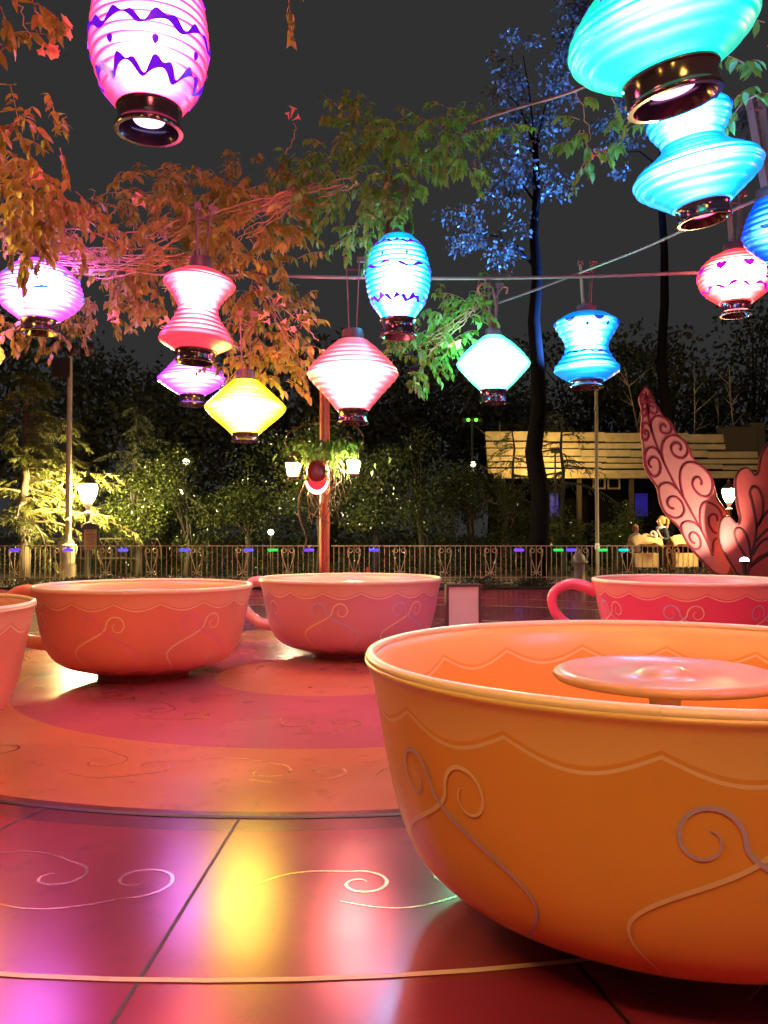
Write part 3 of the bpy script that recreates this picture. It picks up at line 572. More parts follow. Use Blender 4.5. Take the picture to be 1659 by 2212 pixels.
# ------------------------------------------------------------------ teacups
def cupmat(name, col, col2=None, band=None, H=.8):
    m, N, L, b = newmat(name)
    tc = N.new('ShaderNodeTexCoord'); nz = N.new('ShaderNodeTexNoise'); nz.inputs['Scale'].default_value = 2.2; nz.inputs['Detail'].default_value = 4; L.new(tc.outputs['Object'], nz.inputs['Vector'])
    mx = N.new('ShaderNodeMix'); mx.data_type = 'RGBA'; mx.inputs[6].default_value = (*[c * .86 for c in col], 1); mx.inputs[7].default_value = (*[min(1, c * 1.12) for c in (col2 or col)], 1)
    L.new(nz.outputs['Fac'], mx.inputs[0]); last = mx.outputs[2]
    def math_(op, *a):
        n = N.new('ShaderNodeMath'); n.operation = op
        for i, v in enumerate(a):
            if isinstance(v, (int, float)): n.inputs[i].default_value = v
            else: L.new(v, n.inputs[i])
        return n.outputs[0]
    if band:
        sp = N.new('ShaderNodeSeparateXYZ'); L.new(tc.outputs['Object'], sp.inputs[0])
        ang = math_('ARCTAN2', sp.outputs['Y'], sp.outputs['X']); sc = math_('ABSOLUTE', math_('SINE', math_('MULTIPLY', ang, 8.0)))
        edge = math_('MULTIPLY_ADD', sc, -.055 * H / .8, .90 * H)
        top = math_('GREATER_THAN', sp.outputs['Z'], edge)
        low = math_('LESS_THAN', sp.outputs['Z'], math_('MULTIPLY_ADD', sc, .04, .13 * H))
        l1 = math_('GREATER_THAN', sp.outputs['Z'], math_('ADD', edge, -.022)); l2 = math_('LESS_THAN', sp.outputs['Z'], math_('ADD', edge, -.012)); line = math_('MULTIPLY', l1, l2)
        for fac, c in ((top, tuple(min(1, .62 * q + .38 * r) for q, r in zip(col, (1, .82, .5)))), (low, tuple(q * .6 for q in col)), (line, band)):
            k = N.new('ShaderNodeMix'); k.data_type = 'RGBA'; L.new(fac, k.inputs[0]); L.new(last, k.inputs[6]); k.inputs[7].default_value = (*c, 1); last = k.outputs[2]
    # scuffs and wear
    mp = N.new('ShaderNodeMapping'); mp.inputs['Scale'].default_value = (3, 3, 16); L.new(tc.outputs['Object'], mp.inputs['Vector'])
    n4 = N.new('ShaderNodeTexNoise'); n4.inputs['Scale'].default_value = 3.2; n4.inputs['Detail'].default_value = 9; n4.inputs['Roughness'].default_value = .7; L.new(mp.outputs[0], n4.inputs['Vector'])
    w = N.new('ShaderNodeMapRange'); w.inputs[1].default_value = .62; w.inputs[2].default_value = .78; w.inputs[3].default_value = 0; w.inputs[4].default_value = .35; L.new(n4.outputs['Fac'], w.inputs[0])
    k = N.new('ShaderNodeMix'); k.data_type = 'RGBA'; L.new(w.outputs[0], k.inputs[0]); L.new(last, k.inputs[6]); k.inputs[7].default_value = (*[c * .45 + .05 for c in col], 1); last = k.outputs[2]
    L.new(last, b.inputs['Base Color'])
    n2 = N.new('ShaderNodeTexNoise'); n2.inputs['Scale'].default_value = 14; n2.inputs['Detail'].default_value = 6; L.new(tc.outputs['Object'], n2.inputs['Vector'])
    mr = N.new('ShaderNodeMapRange'); mr.inputs[3].default_value = .30; mr.inputs[4].default_value = .42; L.new(n2.outputs['Fac'], mr.inputs[0]); L.new(mr.outputs[0], b.inputs['Roughness'])
    b.inputs['Coat Weight'].default_value = .3; b.inputs['Coat Roughness'].default_value = .28
    return m
CP = [(.40, 0), (.42, .0), (.43, .05), (.45, .075), (.58, .10), (.72, .155), (.82, .24), (.88, .36), (.92, .52), (.95, .70), (.975, .86), (.995, .95), (1.01, .985), (1.0, 1.0), (.975, .995), (.95, .96), (.925, .86), (.90, .70), (.87, .56), (.60, .55), (.58, .52), (.565, .35), (.30, .345), (.001, .345)]
def cup(label, X, Y, R, H, col, col2, line, line2, rot=0, handle=0.6):
    root = thing('teacup_car', label, 'teacup ride car', (X, Y, 0), rot, 'giant teacups on the ride floor')
    prof = [(r * R, z * H) for r, z in CP]
    pv = [(Vector((r, z, 0))) for r, z in prof]
    b = MB(); seg = 96
    dense = catmull([Vector((r, z, 0)) for r, z in prof[3:14]], 5)
    full = prof[:3] + [(v.x, v.y) for v in dense] + prof[14:]
    b.lathe(full, seg); body = sharpish(b.build('cup_body', cupmat('cup_paint', col, col2, line, H), root), 50)
    zo = np.array([v.y for v in dense]); ro = np.array([v.x for v in dense]); oo = np.argsort(zo); zo = zo[oo]; ro = ro[oo]
    RO = lambda z: float(np.interp(z, zo, ro))
    # rolled lip
    b = MB(); n = 96; b.tube([(R * .99 * math.cos(2 * PI * k / n), R * .99 * math.sin(2 * PI * k / n), H * 1.0) for k in range(n + 1)], .018, 8, cap=False)
    b.build('rim', cupmat('rim_paint', line, line), root)
    # seat pad round the inside
    b = MB(); b.lathe([(R * .60, H * .555), (R * .61, H * .60), (R * .65, H * .62), (R * .84, H * .62), (R * .875, H * .60), (R * .88, H * .565)], 64)
    b.build('bench_seat', cupmat('seat_vinyl', tuple(c * .75 for c in col2)), root)
    # wheel in the middle
    b = MB(); b.lathe([(.13, H * .35), (.11, H * .40), (.06, H * .45), (.05, H * .82), (.09, H * .86), (.10, H * .90), (.001, H * .905)], 28); b.build('wheel_post', M['steel'], root)
    b = MB(); b.lathe([(.001, H * .955), (.05, H * .95), (.085, H * .935), (.10, H * .925), (.30, H * .918), (.325, H * .935), (.345, H * .94), (.365, H * .93), (.372, H * .915), (.36, H * .90), (.33, H * .895), (.001, H * .89)], 48)
    b.build('turning_wheel', M['wheelp'], root)
    # handle
    b = MB(); hp = catmull([(RO(H * .88) - .02, 0, H * .84), (R * 1.22, 0, H * .93), (R * 1.42, 0, H * .80), (R * 1.40, 0, H * .55), (R * 1.2, 0, H * .36), (RO(H * .34) - .02, 0, H * .32)], 8)
    q = Matrix.Rotation(handle, 3, 'Z'); b.tube([q @ p for p in hp], [.07 - .02 * math.sin(PI * i / (len(hp) - 1)) for i in range(len(hp))], 12)
    b.build('handle', cupmat('handle_paint', col, col2), root)
    # curled lines painted in place of thin streaks and glints of light
    for (mat, ph, cnt, sg) in ((line, 0, 7, 1), (line2, .45, 7, -1)):
        b = MB(); pts = []
        for i in range(40):
            t = i / 39; z = H * (.16 + .50 * t); pts.append((sg * .13 * (1 - math.cos(t * PI * 1.0)) - sg * .2 * math.sin(t * PI) ** 2, z))
        for i in range(1, 30):
            t = i / 29; u = PI * (1.0 - 2.4 * t); rr = .09 * (1 - .75 * t); pts.append((pts[39][0] + sg * (.09 / R + rr / R * math.cos(u)), H * .66 + rr * math.sin(u)))
        vs = []; n = len(pts)
        for i, (a, z) in enumerate(pts):
            a2, z2 = pts[min(i + 1, n - 1)]; a1, z1 = pts[max(i - 1, 0)]
            ta, tz = (a2 - a1) * R, z2 - z1; ll = math.hypot(ta, tz) + 1e-9; w = .005 * (.3 + math.sin(PI * (i + .5) / n))
            for s2 in (1, -1):
                aa = a + s2 * w * (-tz / ll) / R; zz = z + s2 * w * ta / ll; rr = RO(zz) + .0035
                vs.append((rr * math.cos(aa), rr * math.sin(aa), zz))
        b.add(vs, [(2 * i, 2 * i + 1, 2 * i + 3, 2 * i + 2) for i in range(n - 1)])
        join(body, b.build('pattern', cupmat('streak_line_paint', mat)), [Matrix.Rotation(2 * PI * k / cnt + ph, 4, 'Z') for k in range(cnt)])
    return root
LIL = (.55, .5, .85); MINT = (.45, .8, .5); CRM = (.9, .75, .5)
cup('big orange teacup close to the camera, its rim and inside in full view', .945, 2.85, 1.0, .85, (.82, .50, .11), (.84, .44, .10), CRM, LIL, rot=-1.9, handle=2.6)
cup('coral pink teacup standing by itself in front of the fence scrolls and sign', -2.15, 7.6, .95, .80, (.80, .24, .17), (.80, .30, .2), CRM, (.8, .2, .5), rot=.8, handle=2.2)
cup('lilac pink teacup partly hidden by the orange teacup', -.35, 8.9, .95, .80, (.62, .24, .36), (.66, .30, .40), CRM, LIL, rot=2.5, handle=.2)
cup('rosy orange teacup cut off by the photo edge beside the coral cup', -3.05, 4.9, .95, .84, (.85, .28, .14), (.82, .3, .2), CRM, LIL, rot=.3, handle=3.0)
cup('hot pink teacup farther behind the orange teacup', 3.1, 8.6, .95, .80, (.80, .07, .22), (.8, .1, .2), CRM, LIL, rot=1.4, handle=1.5)
# pale lilac board beyond the orange cup
pz = P(1000, 1320, 7.0)
bd = thing('notice_board', 'pale lilac board on a stand just beyond the orange teacup', 'board', (pz.x, 7.0, 0), .2)
b = MB(); b.box((0, 0, .66), (.26, .04, .34)); sharpish(b.build('panel', M['lilac'], bd, smooth=False))
b = MB()
for (dx, dz, w_, h_) in ((0, .178, .30, .022), (0, -.178, .30, .022), (-.14, 0, .022, .334), (.14, 0, .022, .334)): b.box((dx, -.004, .66 + dz), (w_, .056, h_))
b.build('frame', M['capm'], bd, smooth=False)
b = MB(); b.box((-.08, .03, .26), (.03, .03, .5)); b.box((.08, .03, .26), (.03, .03, .5)); b.box((0, .03, .012), (.3, .2, .02)); b.build('stand', M['capm'], bd, smooth=False)

# ------------------------------------------------------------------ fence
def bent(pts, n=6): return catmull([Vector((p[0], 0, p[1])) for p in pts], n)
def fence(label, x0, x1, Y, first=0):
    root = thing('iron_fence', label, 'fence', (x0, Y, 0))
    L = x1 - x0
    b = MB(); b.box((L / 2, 0, 1.0), (L, .05, .022)); sharpish(b.build('top_rail', M['fence'], root, smooth=False))
    b = MB(); b.box((L / 2, 0, .24), (L, .02, .018)); b.build('middle_rail', M['fence'], root, smooth=False)
    b = MB(); b.box((L / 2, 0, .10), (L, .03, .02)); b.build('bottom_rail', M['fence'], root, smooth=False)
    bb = MB(); bb.box((0, 0, .52), (.016, .016, .938)); bal = bb.build('baluster', M['fence'], root, smooth=False); bal.location.x = .06
    hb = MB()
    for sg in (-1, 1):
        sp = [(sg * (.095 + .062 * math.cos(u) * (1 - .13 * u / PI)), .885 + .062 * math.sin(u) * (1 - .13 * u / PI)) for u in np.linspace(-.3 + 2.6 * PI, -.3, 26)]
        hb.tube([Vector((p[0], 0, p[1])) for p in sp] + bent([sp[-1], (sg * .145, .76), (sg * .08, .56), (sg * .012, .32)], 6)[1:], .011, 5)
        s2 = [(sg * (.085 + .05 * math.cos(u) * (1 - .1 * u / PI)), .33 - .05 * math.sin(u) * (1 - .1 * u / PI)) for u in np.linspace(PI, 3.2 * PI, 20)]
        hb.tube([Vector((p[0], 0, p[1])) for p in s2], .010, 5)
        s3 = [(sg * (.07 + .045 * math.cos(u)), .15 + .045 * math.sin(u)) for u in np.linspace(PI, 2.7 * PI, 14)]
        hb.tube([Vector((p[0], 0, p[1])) for p in s3], .009, 5)
    heart = hb.build('heart_scroll', M['fence'], root)
    n = int(L / .123); used_h = used_b = 0
    for i in range(n):
        x = .06 + i * .123; k = (i + first) % 9
        if k == 4:
            if used_h == 0: heart.location.x = x
            else:
                c = heart.copy(); COL.objects.link(c); c.parent = root; c.location.x = x
            used_h += 1
        if k == 3 or k == 5: pass
        if used_b == 0: bal.location.x = x
        else:
            c = bal.copy(); COL.objects.link(c); c.parent = root; c.location.x = x
        used_b += 1
    return root
FY = 20.5
fx = lambda px: (px - W2) / F * FY
fence('dark iron fence with heart scrolls from the sign to the red lamp post', fx(-60), fx(688), FY, 5)
fence('dark iron fence with heart scrolls from the red lamp post to the pink leaf', fx(716), fx(1560), FY, 0)

# small glowing bars added under the rail in place of coloured light streaks
for i, (px, c, lab) in enumerate([(35, (.12, .05, 1), 'violet blue stand-in light added on the fence beside the trunk'), (150, (.12, .05, 1), 'violet blue stand-in light added on the fence under the tall cream pole'), (268, (.10, .08, 1), 'blue stand-in light added on the fence just past the notice sign'),
        (400, (.08, .08, 1), 'blue stand-in light added on the fence below the small lit hedge gaps'), (538, (.10, .08, 1), 'blue stand-in light added on the fence below the yellow lantern'), (668, (.14, .05, 1), 'violet blue stand-in light added on the fence beside the red lamp post'), (808, (.08, .06, 1), 'blue stand-in light added on the fence just past the red lamp post'),
        (1120, (.18, .05, 1), 'violet stand-in light added on the fence before the dark trunk'), (1232, (.10, .06, 1), 'blue stand-in light added on the fence above the grey hydrant'), (1345, (.0, .5, .5), 'teal stand-in light added on the fence beside the tan canopy'), (590, (.02, .5, .06), 'green stand-in light added on the fence past the yellow lantern'), (1205, (.02, .5, .08), 'green stand-in light added on the fence near the hydrant'), (1300, (.02, .5, .1), 'green stand-in light added on the fence under the thin pole')]):
    r = thing('fence_streak_light', lab, 'lamp', (fx(px), FY - .06, .90), 0, 'small lights standing in for coloured streaks along the fence')
    b = MB(); b.lathe([(.02, .09), (.03, .085), (.032, .05), (.05, .045), (.05, .035), (.001, .035)], 12); b.build('housing', M['iron'], r)
    b = MB(); b.tube([(-.12, 0, .0), (-.10, 0, .0), (.10, 0, .0), (.12, 0, .0)], [.02, .034, .034, .02], 10); b.build('bulb', glow('streak_glow', c, 1.2), r)

# ------------------------------------------------------------------ low bushes before the fence
def blades(name, c, rx, ry, rz, n, size, mat, parent, templ=SMALL, faces=SMALL_F, up=.4, shell=.5):
    u = rng.normal(size=(n, 3)); u /= np.linalg.norm(u, axis=1, keepdims=True); rad = (rng.random(n) ** shell)[:, None]
    lump = 1 + .22 * np.sin(u[:, :1] * 7 + c[0]) * np.cos(u[:, 2:3] * 6 + c[1])
    p = np.array(c) + u * rad * lump * np.array([rx, ry, rz])
    d = u * .7 + rng.normal(size=(n, 3)) * .6 + np.array([0, 0, up]); nn = rng.normal(size=(n, 3)) * .7 + np.array([0, -.3, .6])
    return leaves(name, p, d, nn, rng.uniform(size[0], size[1], n), mat, parent, templ, faces)
for i, (px, w, h, lab) in enumerate([(60, .9, .16, 'low dark bush under the fence beside the trunk'), (170, .5, .18, 'low dark bush below the notice sign'), (262, .8, .24, 'wide low bush past the notice sign'), (370, .6, .22, 'rounded low bush under the lit hedge gaps'), (470, .7, .20, 'low bush below the yellow lantern'), (575, .6, .24, 'reddish low bush between the yellow lantern and the red post'),
        (650, .4, .28, 'reddish low bush hugging the red post'), (900, .6, .16, 'low bush in front of the fence past the red post'), (1040, .7, .18, 'low bush under the pale diamond lantern'), (1150, .5, .16, 'low bush before the dark trunk'), (1330, .6, .30, 'dark bush beside the grey hydrant'), (1420, .7, .42, 'dark bush in front of the tan canopy'), (1510, .5, .45, 'dark bush at the foot of the pink leaf'), (1620, .6, .30, 'dark bush under the red flower panel')]):
    x = (px - W2) / F * 20.0
    r = thing('low_bush', lab, 'bush', (x, 20.0, .05), 0, 'low bushes along the fence')
    blades('foliage', (0, 0, h * .45), w, .3, h * .62, 420, (.05, .1), M['bush'], r)
    b = MB()
    for k in range(4): b.tube([(0, 0, -.02), (random.uniform(-.2, .2) * w, random.uniform(-.1, .1), h * .5), (random.uniform(-.6, .6) * w, random.uniform(-.15, .15), h * .9)], [.015, .01, .005], 5)
    b.build('stem', M['twig'], r)

# ------------------------------------------------------------------ hydrant, marker post
hx = (1250 - W2) / F * 20.2
r = thing('fire_hydrant', 'grey iron hydrant with a domed cap before the fence', 'hydrant', (hx, 20.2, .04))
b = MB(); b.lathe([(.19, 0), (.19, .05), (.15, .07), (.14, .50), (.16, .54), (.22, .56), (.22, .60), (.15, .61), (.14, .63)], 24); b.build('barrel', M['greyp'], r)
b = MB(); b.lathe([(.155, .63), (.15, .68), (.12, .75), (.06, .80), (.03, .82), (.03, .87), (.001, .875)], 24); b.build('dome', M['greyp'], r)
for sg in (-1, 1):
    b = MB(); b.tube([(sg * .12, 0, .42), (sg * .22, 0, .42), (sg * .22, 0, .42), (sg * .24, 0, .42)], [.05, .05, .07, .07], 10); b.build('outlet', M['greyp'], r)
mx = (795 - W2) / F * 19.9
r = thing('marker_post', 'short red post standing before the fence past the red lamp post', 'post', (mx, 19.9, .04))
b = MB(); b.lathe([(.07, 0), (.07, .03), (.045, .04), (.045, .30), (.06, .31), (.06, .35), (.001, .37)], 14); b.build('shaft', M['redpost'], r)
b = MB(); b.lathe([(.03, .36), (.05, .40), (.04, .46), (.001, .48)], 12); b.build('knob', M['redpost'], r)

# ------------------------------------------------------------------ centre lamp post
LY = 20.0
def at(px, py, d, o): return P(px, py, d) - Vector(o)
ox = (701 - W2) / F * LY
post = thing('lamp_post', 'red painted lamp post with two lantern heads and dry vine stems', 'lamp post', (ox, LY, .02)); O = post.location
b = MB(); b.lathe([(.17, 0), (.17, .12), (.135, .16), (.125, .3), (.12, 4.6), (.13, 4.65), (.05, 4.8), (.001, 4.85)], 24); b.build('pole', M['redpost'], post)
def scrollarm(sg, py, name='scroll_arm'):
    b = MB(); c = at(701 + sg * 70, py, LY, O)
    q = [at(701 + sg * 5, py + 4, LY, O), at(701 + sg * 30, py + 2, LY, O), at(701 + sg * 70, py, LY, O), at(701 + sg * 82, py - 1, LY, O)]
    b.tube(catmull(q, 6), .022, 6)
    s2 = []
    c2 = at(701 + sg * 52, py - 18, LY, O)
    for u in np.linspace(-.5 * PI, 2.1 * PI, 30):
        rr = .2 * (1 - .11 * u); s2.append(c2 + Vector((sg * rr * math.cos(u) * -1, 0, rr * math.sin(u))))
    b.tube(s2, .016, 5)
    s3 = catmull([at(701 + sg * 70, py, LY, O), at(701 + sg * 84, py - 25, LY, O), at(701 + sg * 74, py - 50, LY, O), at(701 + sg * 40, py - 66, LY, O), at(701 + sg * 10, py - 70, LY, O)], 6)
    b.tube(s3, .013, 5)
    return b.build(name, M['twig'], post)
scrollarm(-1, 983); scrollarm(1, 977)
lampglass = glow('lamp_glass', (1, .80, .48), 170)
lampglass2 = glow('lamp_glass_bright', (1, .84, .56), 400)
def lanthead(px, ytop, ybot, glass):
    t = at(px, ytop, LY, O); bt = at(px, ybot, LY, O); h = t.z - bt.z; x = t.x; z0 = bt.z
    w1, w0 = h * .56, h * .40
    b = MB()
    vs = [Vector((x + sx * w, sy * w, z)) for z, w in ((z0, w0 * .9), (z0 + h, w1 * .93)) for sx, sy in ((-1, -1), (1, -1), (1, 1), (-1, 1))]
    b.add(vs, [(0, 1, 5, 4), (1, 2, 6, 5), (2, 3, 7, 6), (3, 0, 4, 7), (0, 3, 2, 1)])
    g = b.build('lamp_glass', glass, post, smooth=False)
    b = MB()
    for sx, sy in ((-1, -1), (1, -1), (1, 1), (-1, 1)):
        b.tube([(x + sx * w0, sy * w0, z0), (x + sx * w1, sy * w1, z0 + h)], .016, 5)
    for s2 in (-1, 1):
        b.tube([(x, s2 * w0 * .97, z0), (x, s2 * w1 * .97, z0 + h)], .010, 4); b.tube([(x + s2 * w0 * .97, 0, z0), (x + s2 * w1 * .97, 0, z0 + h)], .010, 4)
    wm = (w0 + w1) / 2 * .97; zm = z0 + h / 2
    b.tube([(x - wm, -wm, zm), (x + wm, -wm, zm), (x + wm, wm, zm), (x - wm, wm, zm), (x - wm, -wm, zm)], .009, 4)
    b.box((x, 0, z0 - .03), (w0 * 2.05, w0 * 2.05, .05)); 
    for sx, sy in ((-1, -1), (1, -1), (1, 1), (-1, 1)): b.lathe([(.02, z0 - .10), (.026, z0 - .08), (.012, z0 - .05)], 8, (x + sx * w0 * .9, sy * w0 * .9, 0))
    b.build('lamp_frame', M['twig'], g, smooth=False)
    b = MB()
    b.add([Vector((x + sx * w1 * 1.06, sy * w1 * 1.06, z0 + h)) for sx, sy in ((-1, -1), (1, -1), (1, 1), (-1, 1))] + [Vector((x + sx * .07, sy * .07, z0 + h * 1.45)) for sx, sy in ((-1, -1), (1, -1), (1, 1), (-1, 1))],
          [(0, 1, 5, 4), (1, 2, 6, 5), (2, 3, 7, 6), (3, 0, 4, 7), (4, 5, 6, 7), (0, 3, 2, 1)])
    b.lathe([(.07, z0 + h * 1.45), (.04, z0 + h * 1.55), (.05, z0 + h * 1.62), (.015, z0 + h * 1.7), (.015, z0 + h * 1.95)], 10, (x, 0, 0))
    b.build('lamp_hood', M['twig'], g, smooth=False)
lanthead(633, 1001, 1028, lampglass); lanthead(763, 996, 1022, lampglass2)
# red dome lamp facing the ride
c = at(685, 1022, LY - .5, O)
b = MB(); n = 20; rw = .30
front = []
vs = []; 
for j, (yy, sc) in enumerate(((-.16, .55), (-.14, .9), (-.06, 1.0), (.1, .95), (.16, .6))):
    for k in range(n):
        a = 2 * PI * k / n; zz = math.sin(a) * rw * 1.05; zz = zz if zz > 0 else zz * .75
        vs.append((c.x + math.cos(a) * rw * .8 * sc, c.y + yy, c.z + zz * sc))
fs = [(j * n + k, j * n + (k + 1) % n, (j + 1) * n + (k + 1) % n, (j + 1) * n + k) for j in range(4) for k in range(n)] + [tuple(range(n))[::-1], tuple(4 * n + k for k in range(n))]
b.add(vs, fs); hd = b.build('red_dome', M['redhood'], post)
b = MB(); pts = [(c.x + rw * .82 * math.cos(a), c.y - .05, c.z - .16 + rw * .95 * math.sin(a)) for a in np.linspace(PI * 1.03, PI * 1.97, 20)]
b.tube(pts, [.02 + .03 * math.sin(PI * i / 19) for i in range(20)], 8); b.build('dome_tube', glow('red_white_tube', (1, .32, .28), 6), post)
b = MB(); vs = [(c.x, c.y - .03, c.z - .16)] + [(p[0], p[1] + .03, p[2]) for p in pts]; b.add(vs, [(0, i + 1, i + 2) for i in range(19)]); b.build('dome_shade', glow('red_shade', (1, .02, .04), .8), post)
b = MB(); b.tube(catmull([(c.x, c.y, c.z + .28), (c.x - .01, c.y, c.z + .5), (c.x + .06, c.y + .1, c.z + .62), (c.x + .12, c.y + .3, c.z + .6)], 6), .02, 6); b.build('dome_hook', M['iron'], post)
# dry vine on the post
dv = thing('dry_vine', 'tangle of dry vine stems with a leafy top wound round the red lamp post', 'vine', (0, 0, 0))
b = MB()
for k in range(34):
    x0 = 701 + random.uniform(-45, 40); y0 = random.uniform(965, 1000); pts = [(x0, y0, LY - .15 + random.uniform(-.15, .15))]
    x, y = x0, y0; lean = random.uniform(-1, 1)
    for q in range(random.randint(3, 6)):
        x += random.uniform(-14, 14) + (701 - x) * .1 * lean; y += random.uniform(12, 34); pts.append((x, y, LY - .2 + random.uniform(-.12, .12)))
    b.tube(catmull([P(*p) for p in pts], 5), random.uniform(.006, .014), 5)
b.tube(catmull([P(*p) for p in [(660, 1040, LY), (645, 1080, LY - .2), (648, 1120, LY - .2), (662, 1165, LY - .1), (655, 1190, LY)]], 6), .02, 6)
b.tube(catmull([P(*p) for p in [(735, 1040, LY), (715, 1060, LY - .25), (690, 1095, LY - .25), (675, 1120, LY - .2)]], 6), .018, 6)
b.tube(catmull([P(*p) for p in [(665, 1105, LY), (690, 1120, LY - .25), (720, 1132, LY - .25)]], 6), .014, 6)
b.build('stems', M['dry'], dv)
pos, dr, nm, sz = [], [], [], []
for k in range(330):
    px = 701 + rng.normal() * 38; py = 962 + abs(rng.normal()) * 30 - 14; q = np.array(P(px, py, LY - .2 + rng.uniform(-.4, .4))); pos.append(q); dr.append(rv() * .6 + np.array([0, -.1, -.8])); nm.append(np.array([0, -.7, .5]) + rv() * .4); sz.append(rng.uniform(.12, .24))
leaves('foliage', pos, dr, nm, sz, M['vineg'], dv)

# ------------------------------------------------------------------ globe lamps on posts
def urnlamp(label, px, yt, yb, Y, strength, hwpx, ground=True):
    t = P(px, yt, Y); bt = P(px, yb, Y); s = Y / F; hw = hwpx * s; h = t.z - bt.z
    root = thing('street_lamp', label, 'street lamp', (bt.x, Y, 0)); z0 = bt.z
    b = MB(); b.lathe([(hw * .45, z0), (hw * .62, z0 + h * .12), (hw * .9, z0 + h * .45), (hw, z0 + h * .75), (hw * .96, z0 + h * .95), (hw * .8, z0 + h)], 24, cap1=True, cap0=True)
    b.build('glass', glow('urn_glass', (1, .78, .30), strength), root)
    b = MB(); b.lathe([(hw * 1.02, z0 + h), (hw * .98, z0 + h * 1.06), (hw * .6, z0 + h * 1.3), (hw * .3, z0 + h * 1.42), (hw * .2, z0 + h * 1.55), (hw * .28, z0 + h * 1.62), (.001, z0 + h * 1.85)], 20); b.build('lid', M['iron'], root)
    b = MB(); b.lathe([(hw * .28, z0 - h * .62), (hw * .5, z0 - h * .58), (hw * .5, z0 - h * .52), (hw * .25, z0 - h * .46), (hw * .25, z0 - h * .3), (hw * .5, z0 - h * .08), (hw * .5, z0)], 18); b.build('gallery', M['white'], root)
    b = MB(); b.lathe([(.2, 0), (.2, .1), (.12, .16), (.09, .3), (.06, .5), (.05, z0 - h * .6)], 16); b.build('post', M['iron'], root)
    return root
urnlamp('bright yellow street lamp glowing behind the conifer and the notice sign', 190, 1046, 1086, 22.0, 1100, 19)
urnlamp('bright street lamp between the pink leaf and the red flower panel', 1575, 1056, 1084, 20.9, 480, 14)
urnlamp('small far street lamp seen through conifer branches', 133, 1086, 1098, 27.0, 30, 6)

# tall cream pole with spotlights
tp = thing('spotlight_pole', 'tall thin cream pole with round spotlights and a flared base', 'pole', P(147, 1185, 21.6)); tp.location.z = 0
b = MB(); b.lathe([(.2, 0), (.2, .5), (.16, .55), (.24, .98), (.2, 1.02), (.14, 1.06), (.15, 1.1), (.09, 1.16), (.075, 1.4), (.06, 7.0)], 18); b.build('pole', M['cream'], tp)
b = MB(); zt = P(150, 725, 21.6).z; b.box((.1, 0, zt), (.9, .06, .06)); b.build('crossbar', M['strap'], tp, smooth=False)
for (dx, py) in ((-.30, 750), (.14, 758), (.5, 756), (.45, 712)):
    z = P(150, py, 21.6).z; b = MB()
    for rr in ((.16, .0), (.17, -.04), (.15, -.22), (.12, -.25)): pass
    b.tube([(dx, .15, z), (dx, .1, z), (dx, -.15, z), (dx, -.17, z)], [.08, .13, .17, .18], 18); b.build('spotlight', M['capm'], tp)
b = MB(); b.box((-.2, 0, P(130, 795, 21.6).z), (.45, .2, .5)); b.build('control_box', M['dbark'], tp, smooth=False)

# notice sign
sp = P(196, 1180, 20.9); sg = thing('notice_sign', 'arched green notice sign with a parchment of small writing', 'sign', (sp.x, 20.9, 0))
zt = P(196, 1130, 20.9).z; w = .21; zb = .9; zs = zt - .12
b = MB(); prof = [(-w, zb), (w, zb), (w, zs)] + [(w * math.cos(a), zs + .12 * math.sin(a)) for a in np.linspace(.2, PI - .2, 10)] + [(-w, zs)]
n = len(prof); b.add([(x, -.03, z) for x, z in prof] + [(x, .03, z) for x, z in prof], [tuple(range(n)), tuple(range(2 * n - 1, n - 1, -1))] + [(i, n + i, n + (i + 1) % n, (i + 1) % n) for i in range(n)])
b.build('board', M['signg'], sg, smooth=False)
b = MB(); b.tube([(w * 1.06 * math.cos(a), -.03, zs + .14 * math.sin(a)) for a in np.linspace(0, PI, 16)], .018, 6); b.build('arch_trim', M['cream'], sg)
b = MB(); b.box((0, -.036, (zb + zs) / 2 - .02), (w * 1.5, .008, (zs - zb) * .92)); pp = b.build('parchment', M['parch'], sg, smooth=False)
b = MB()
for k in range(13):
    z = zs - .06 - k * (zs - zb) * .86 / 13; ww = w * random.uniform(.7, 1.25); b.box((random.uniform(-.02, .02), -.042, z), (ww, .003, .009 if k != 3 else .014))
b.build('lettering', M['textm'], pp, smooth=False)
b = MB(); b.box((-.13, .0, .46), (.05, .05, .92)); b.box((.13, 0, .46), (.05, .05, .92)); b.build('legs', M['signg'], sg, smooth=False)

# far railing behind the conifer
rl = thing('iron_railing', 'black iron railing with pointed loops behind the conifer', 'railing', (P(90, 1165, 24.5).x, 24.5, 0))
b = MB(); b.box((1.6, 0, 1.16), (3.6, .05, .05)); b.box((1.6, 0, .6), (3.6, .04, .04)); b.build('rail', M['iron'], rl, smooth=False)
b = MB(); b.tube(catmull([(-.1, 0, .55), (-.1, 0, .9), (0, 0, 1.14), (.1, 0, .9), (.1, 0, .55)], 6), .018, 5); lp0 = b.build('loop', M['iron'], rl)
for k in range(17):
    if k == 0: continue
    q = lp0.copy(); COL.objects.link(q); q.parent = rl; q.location.x = k * .21

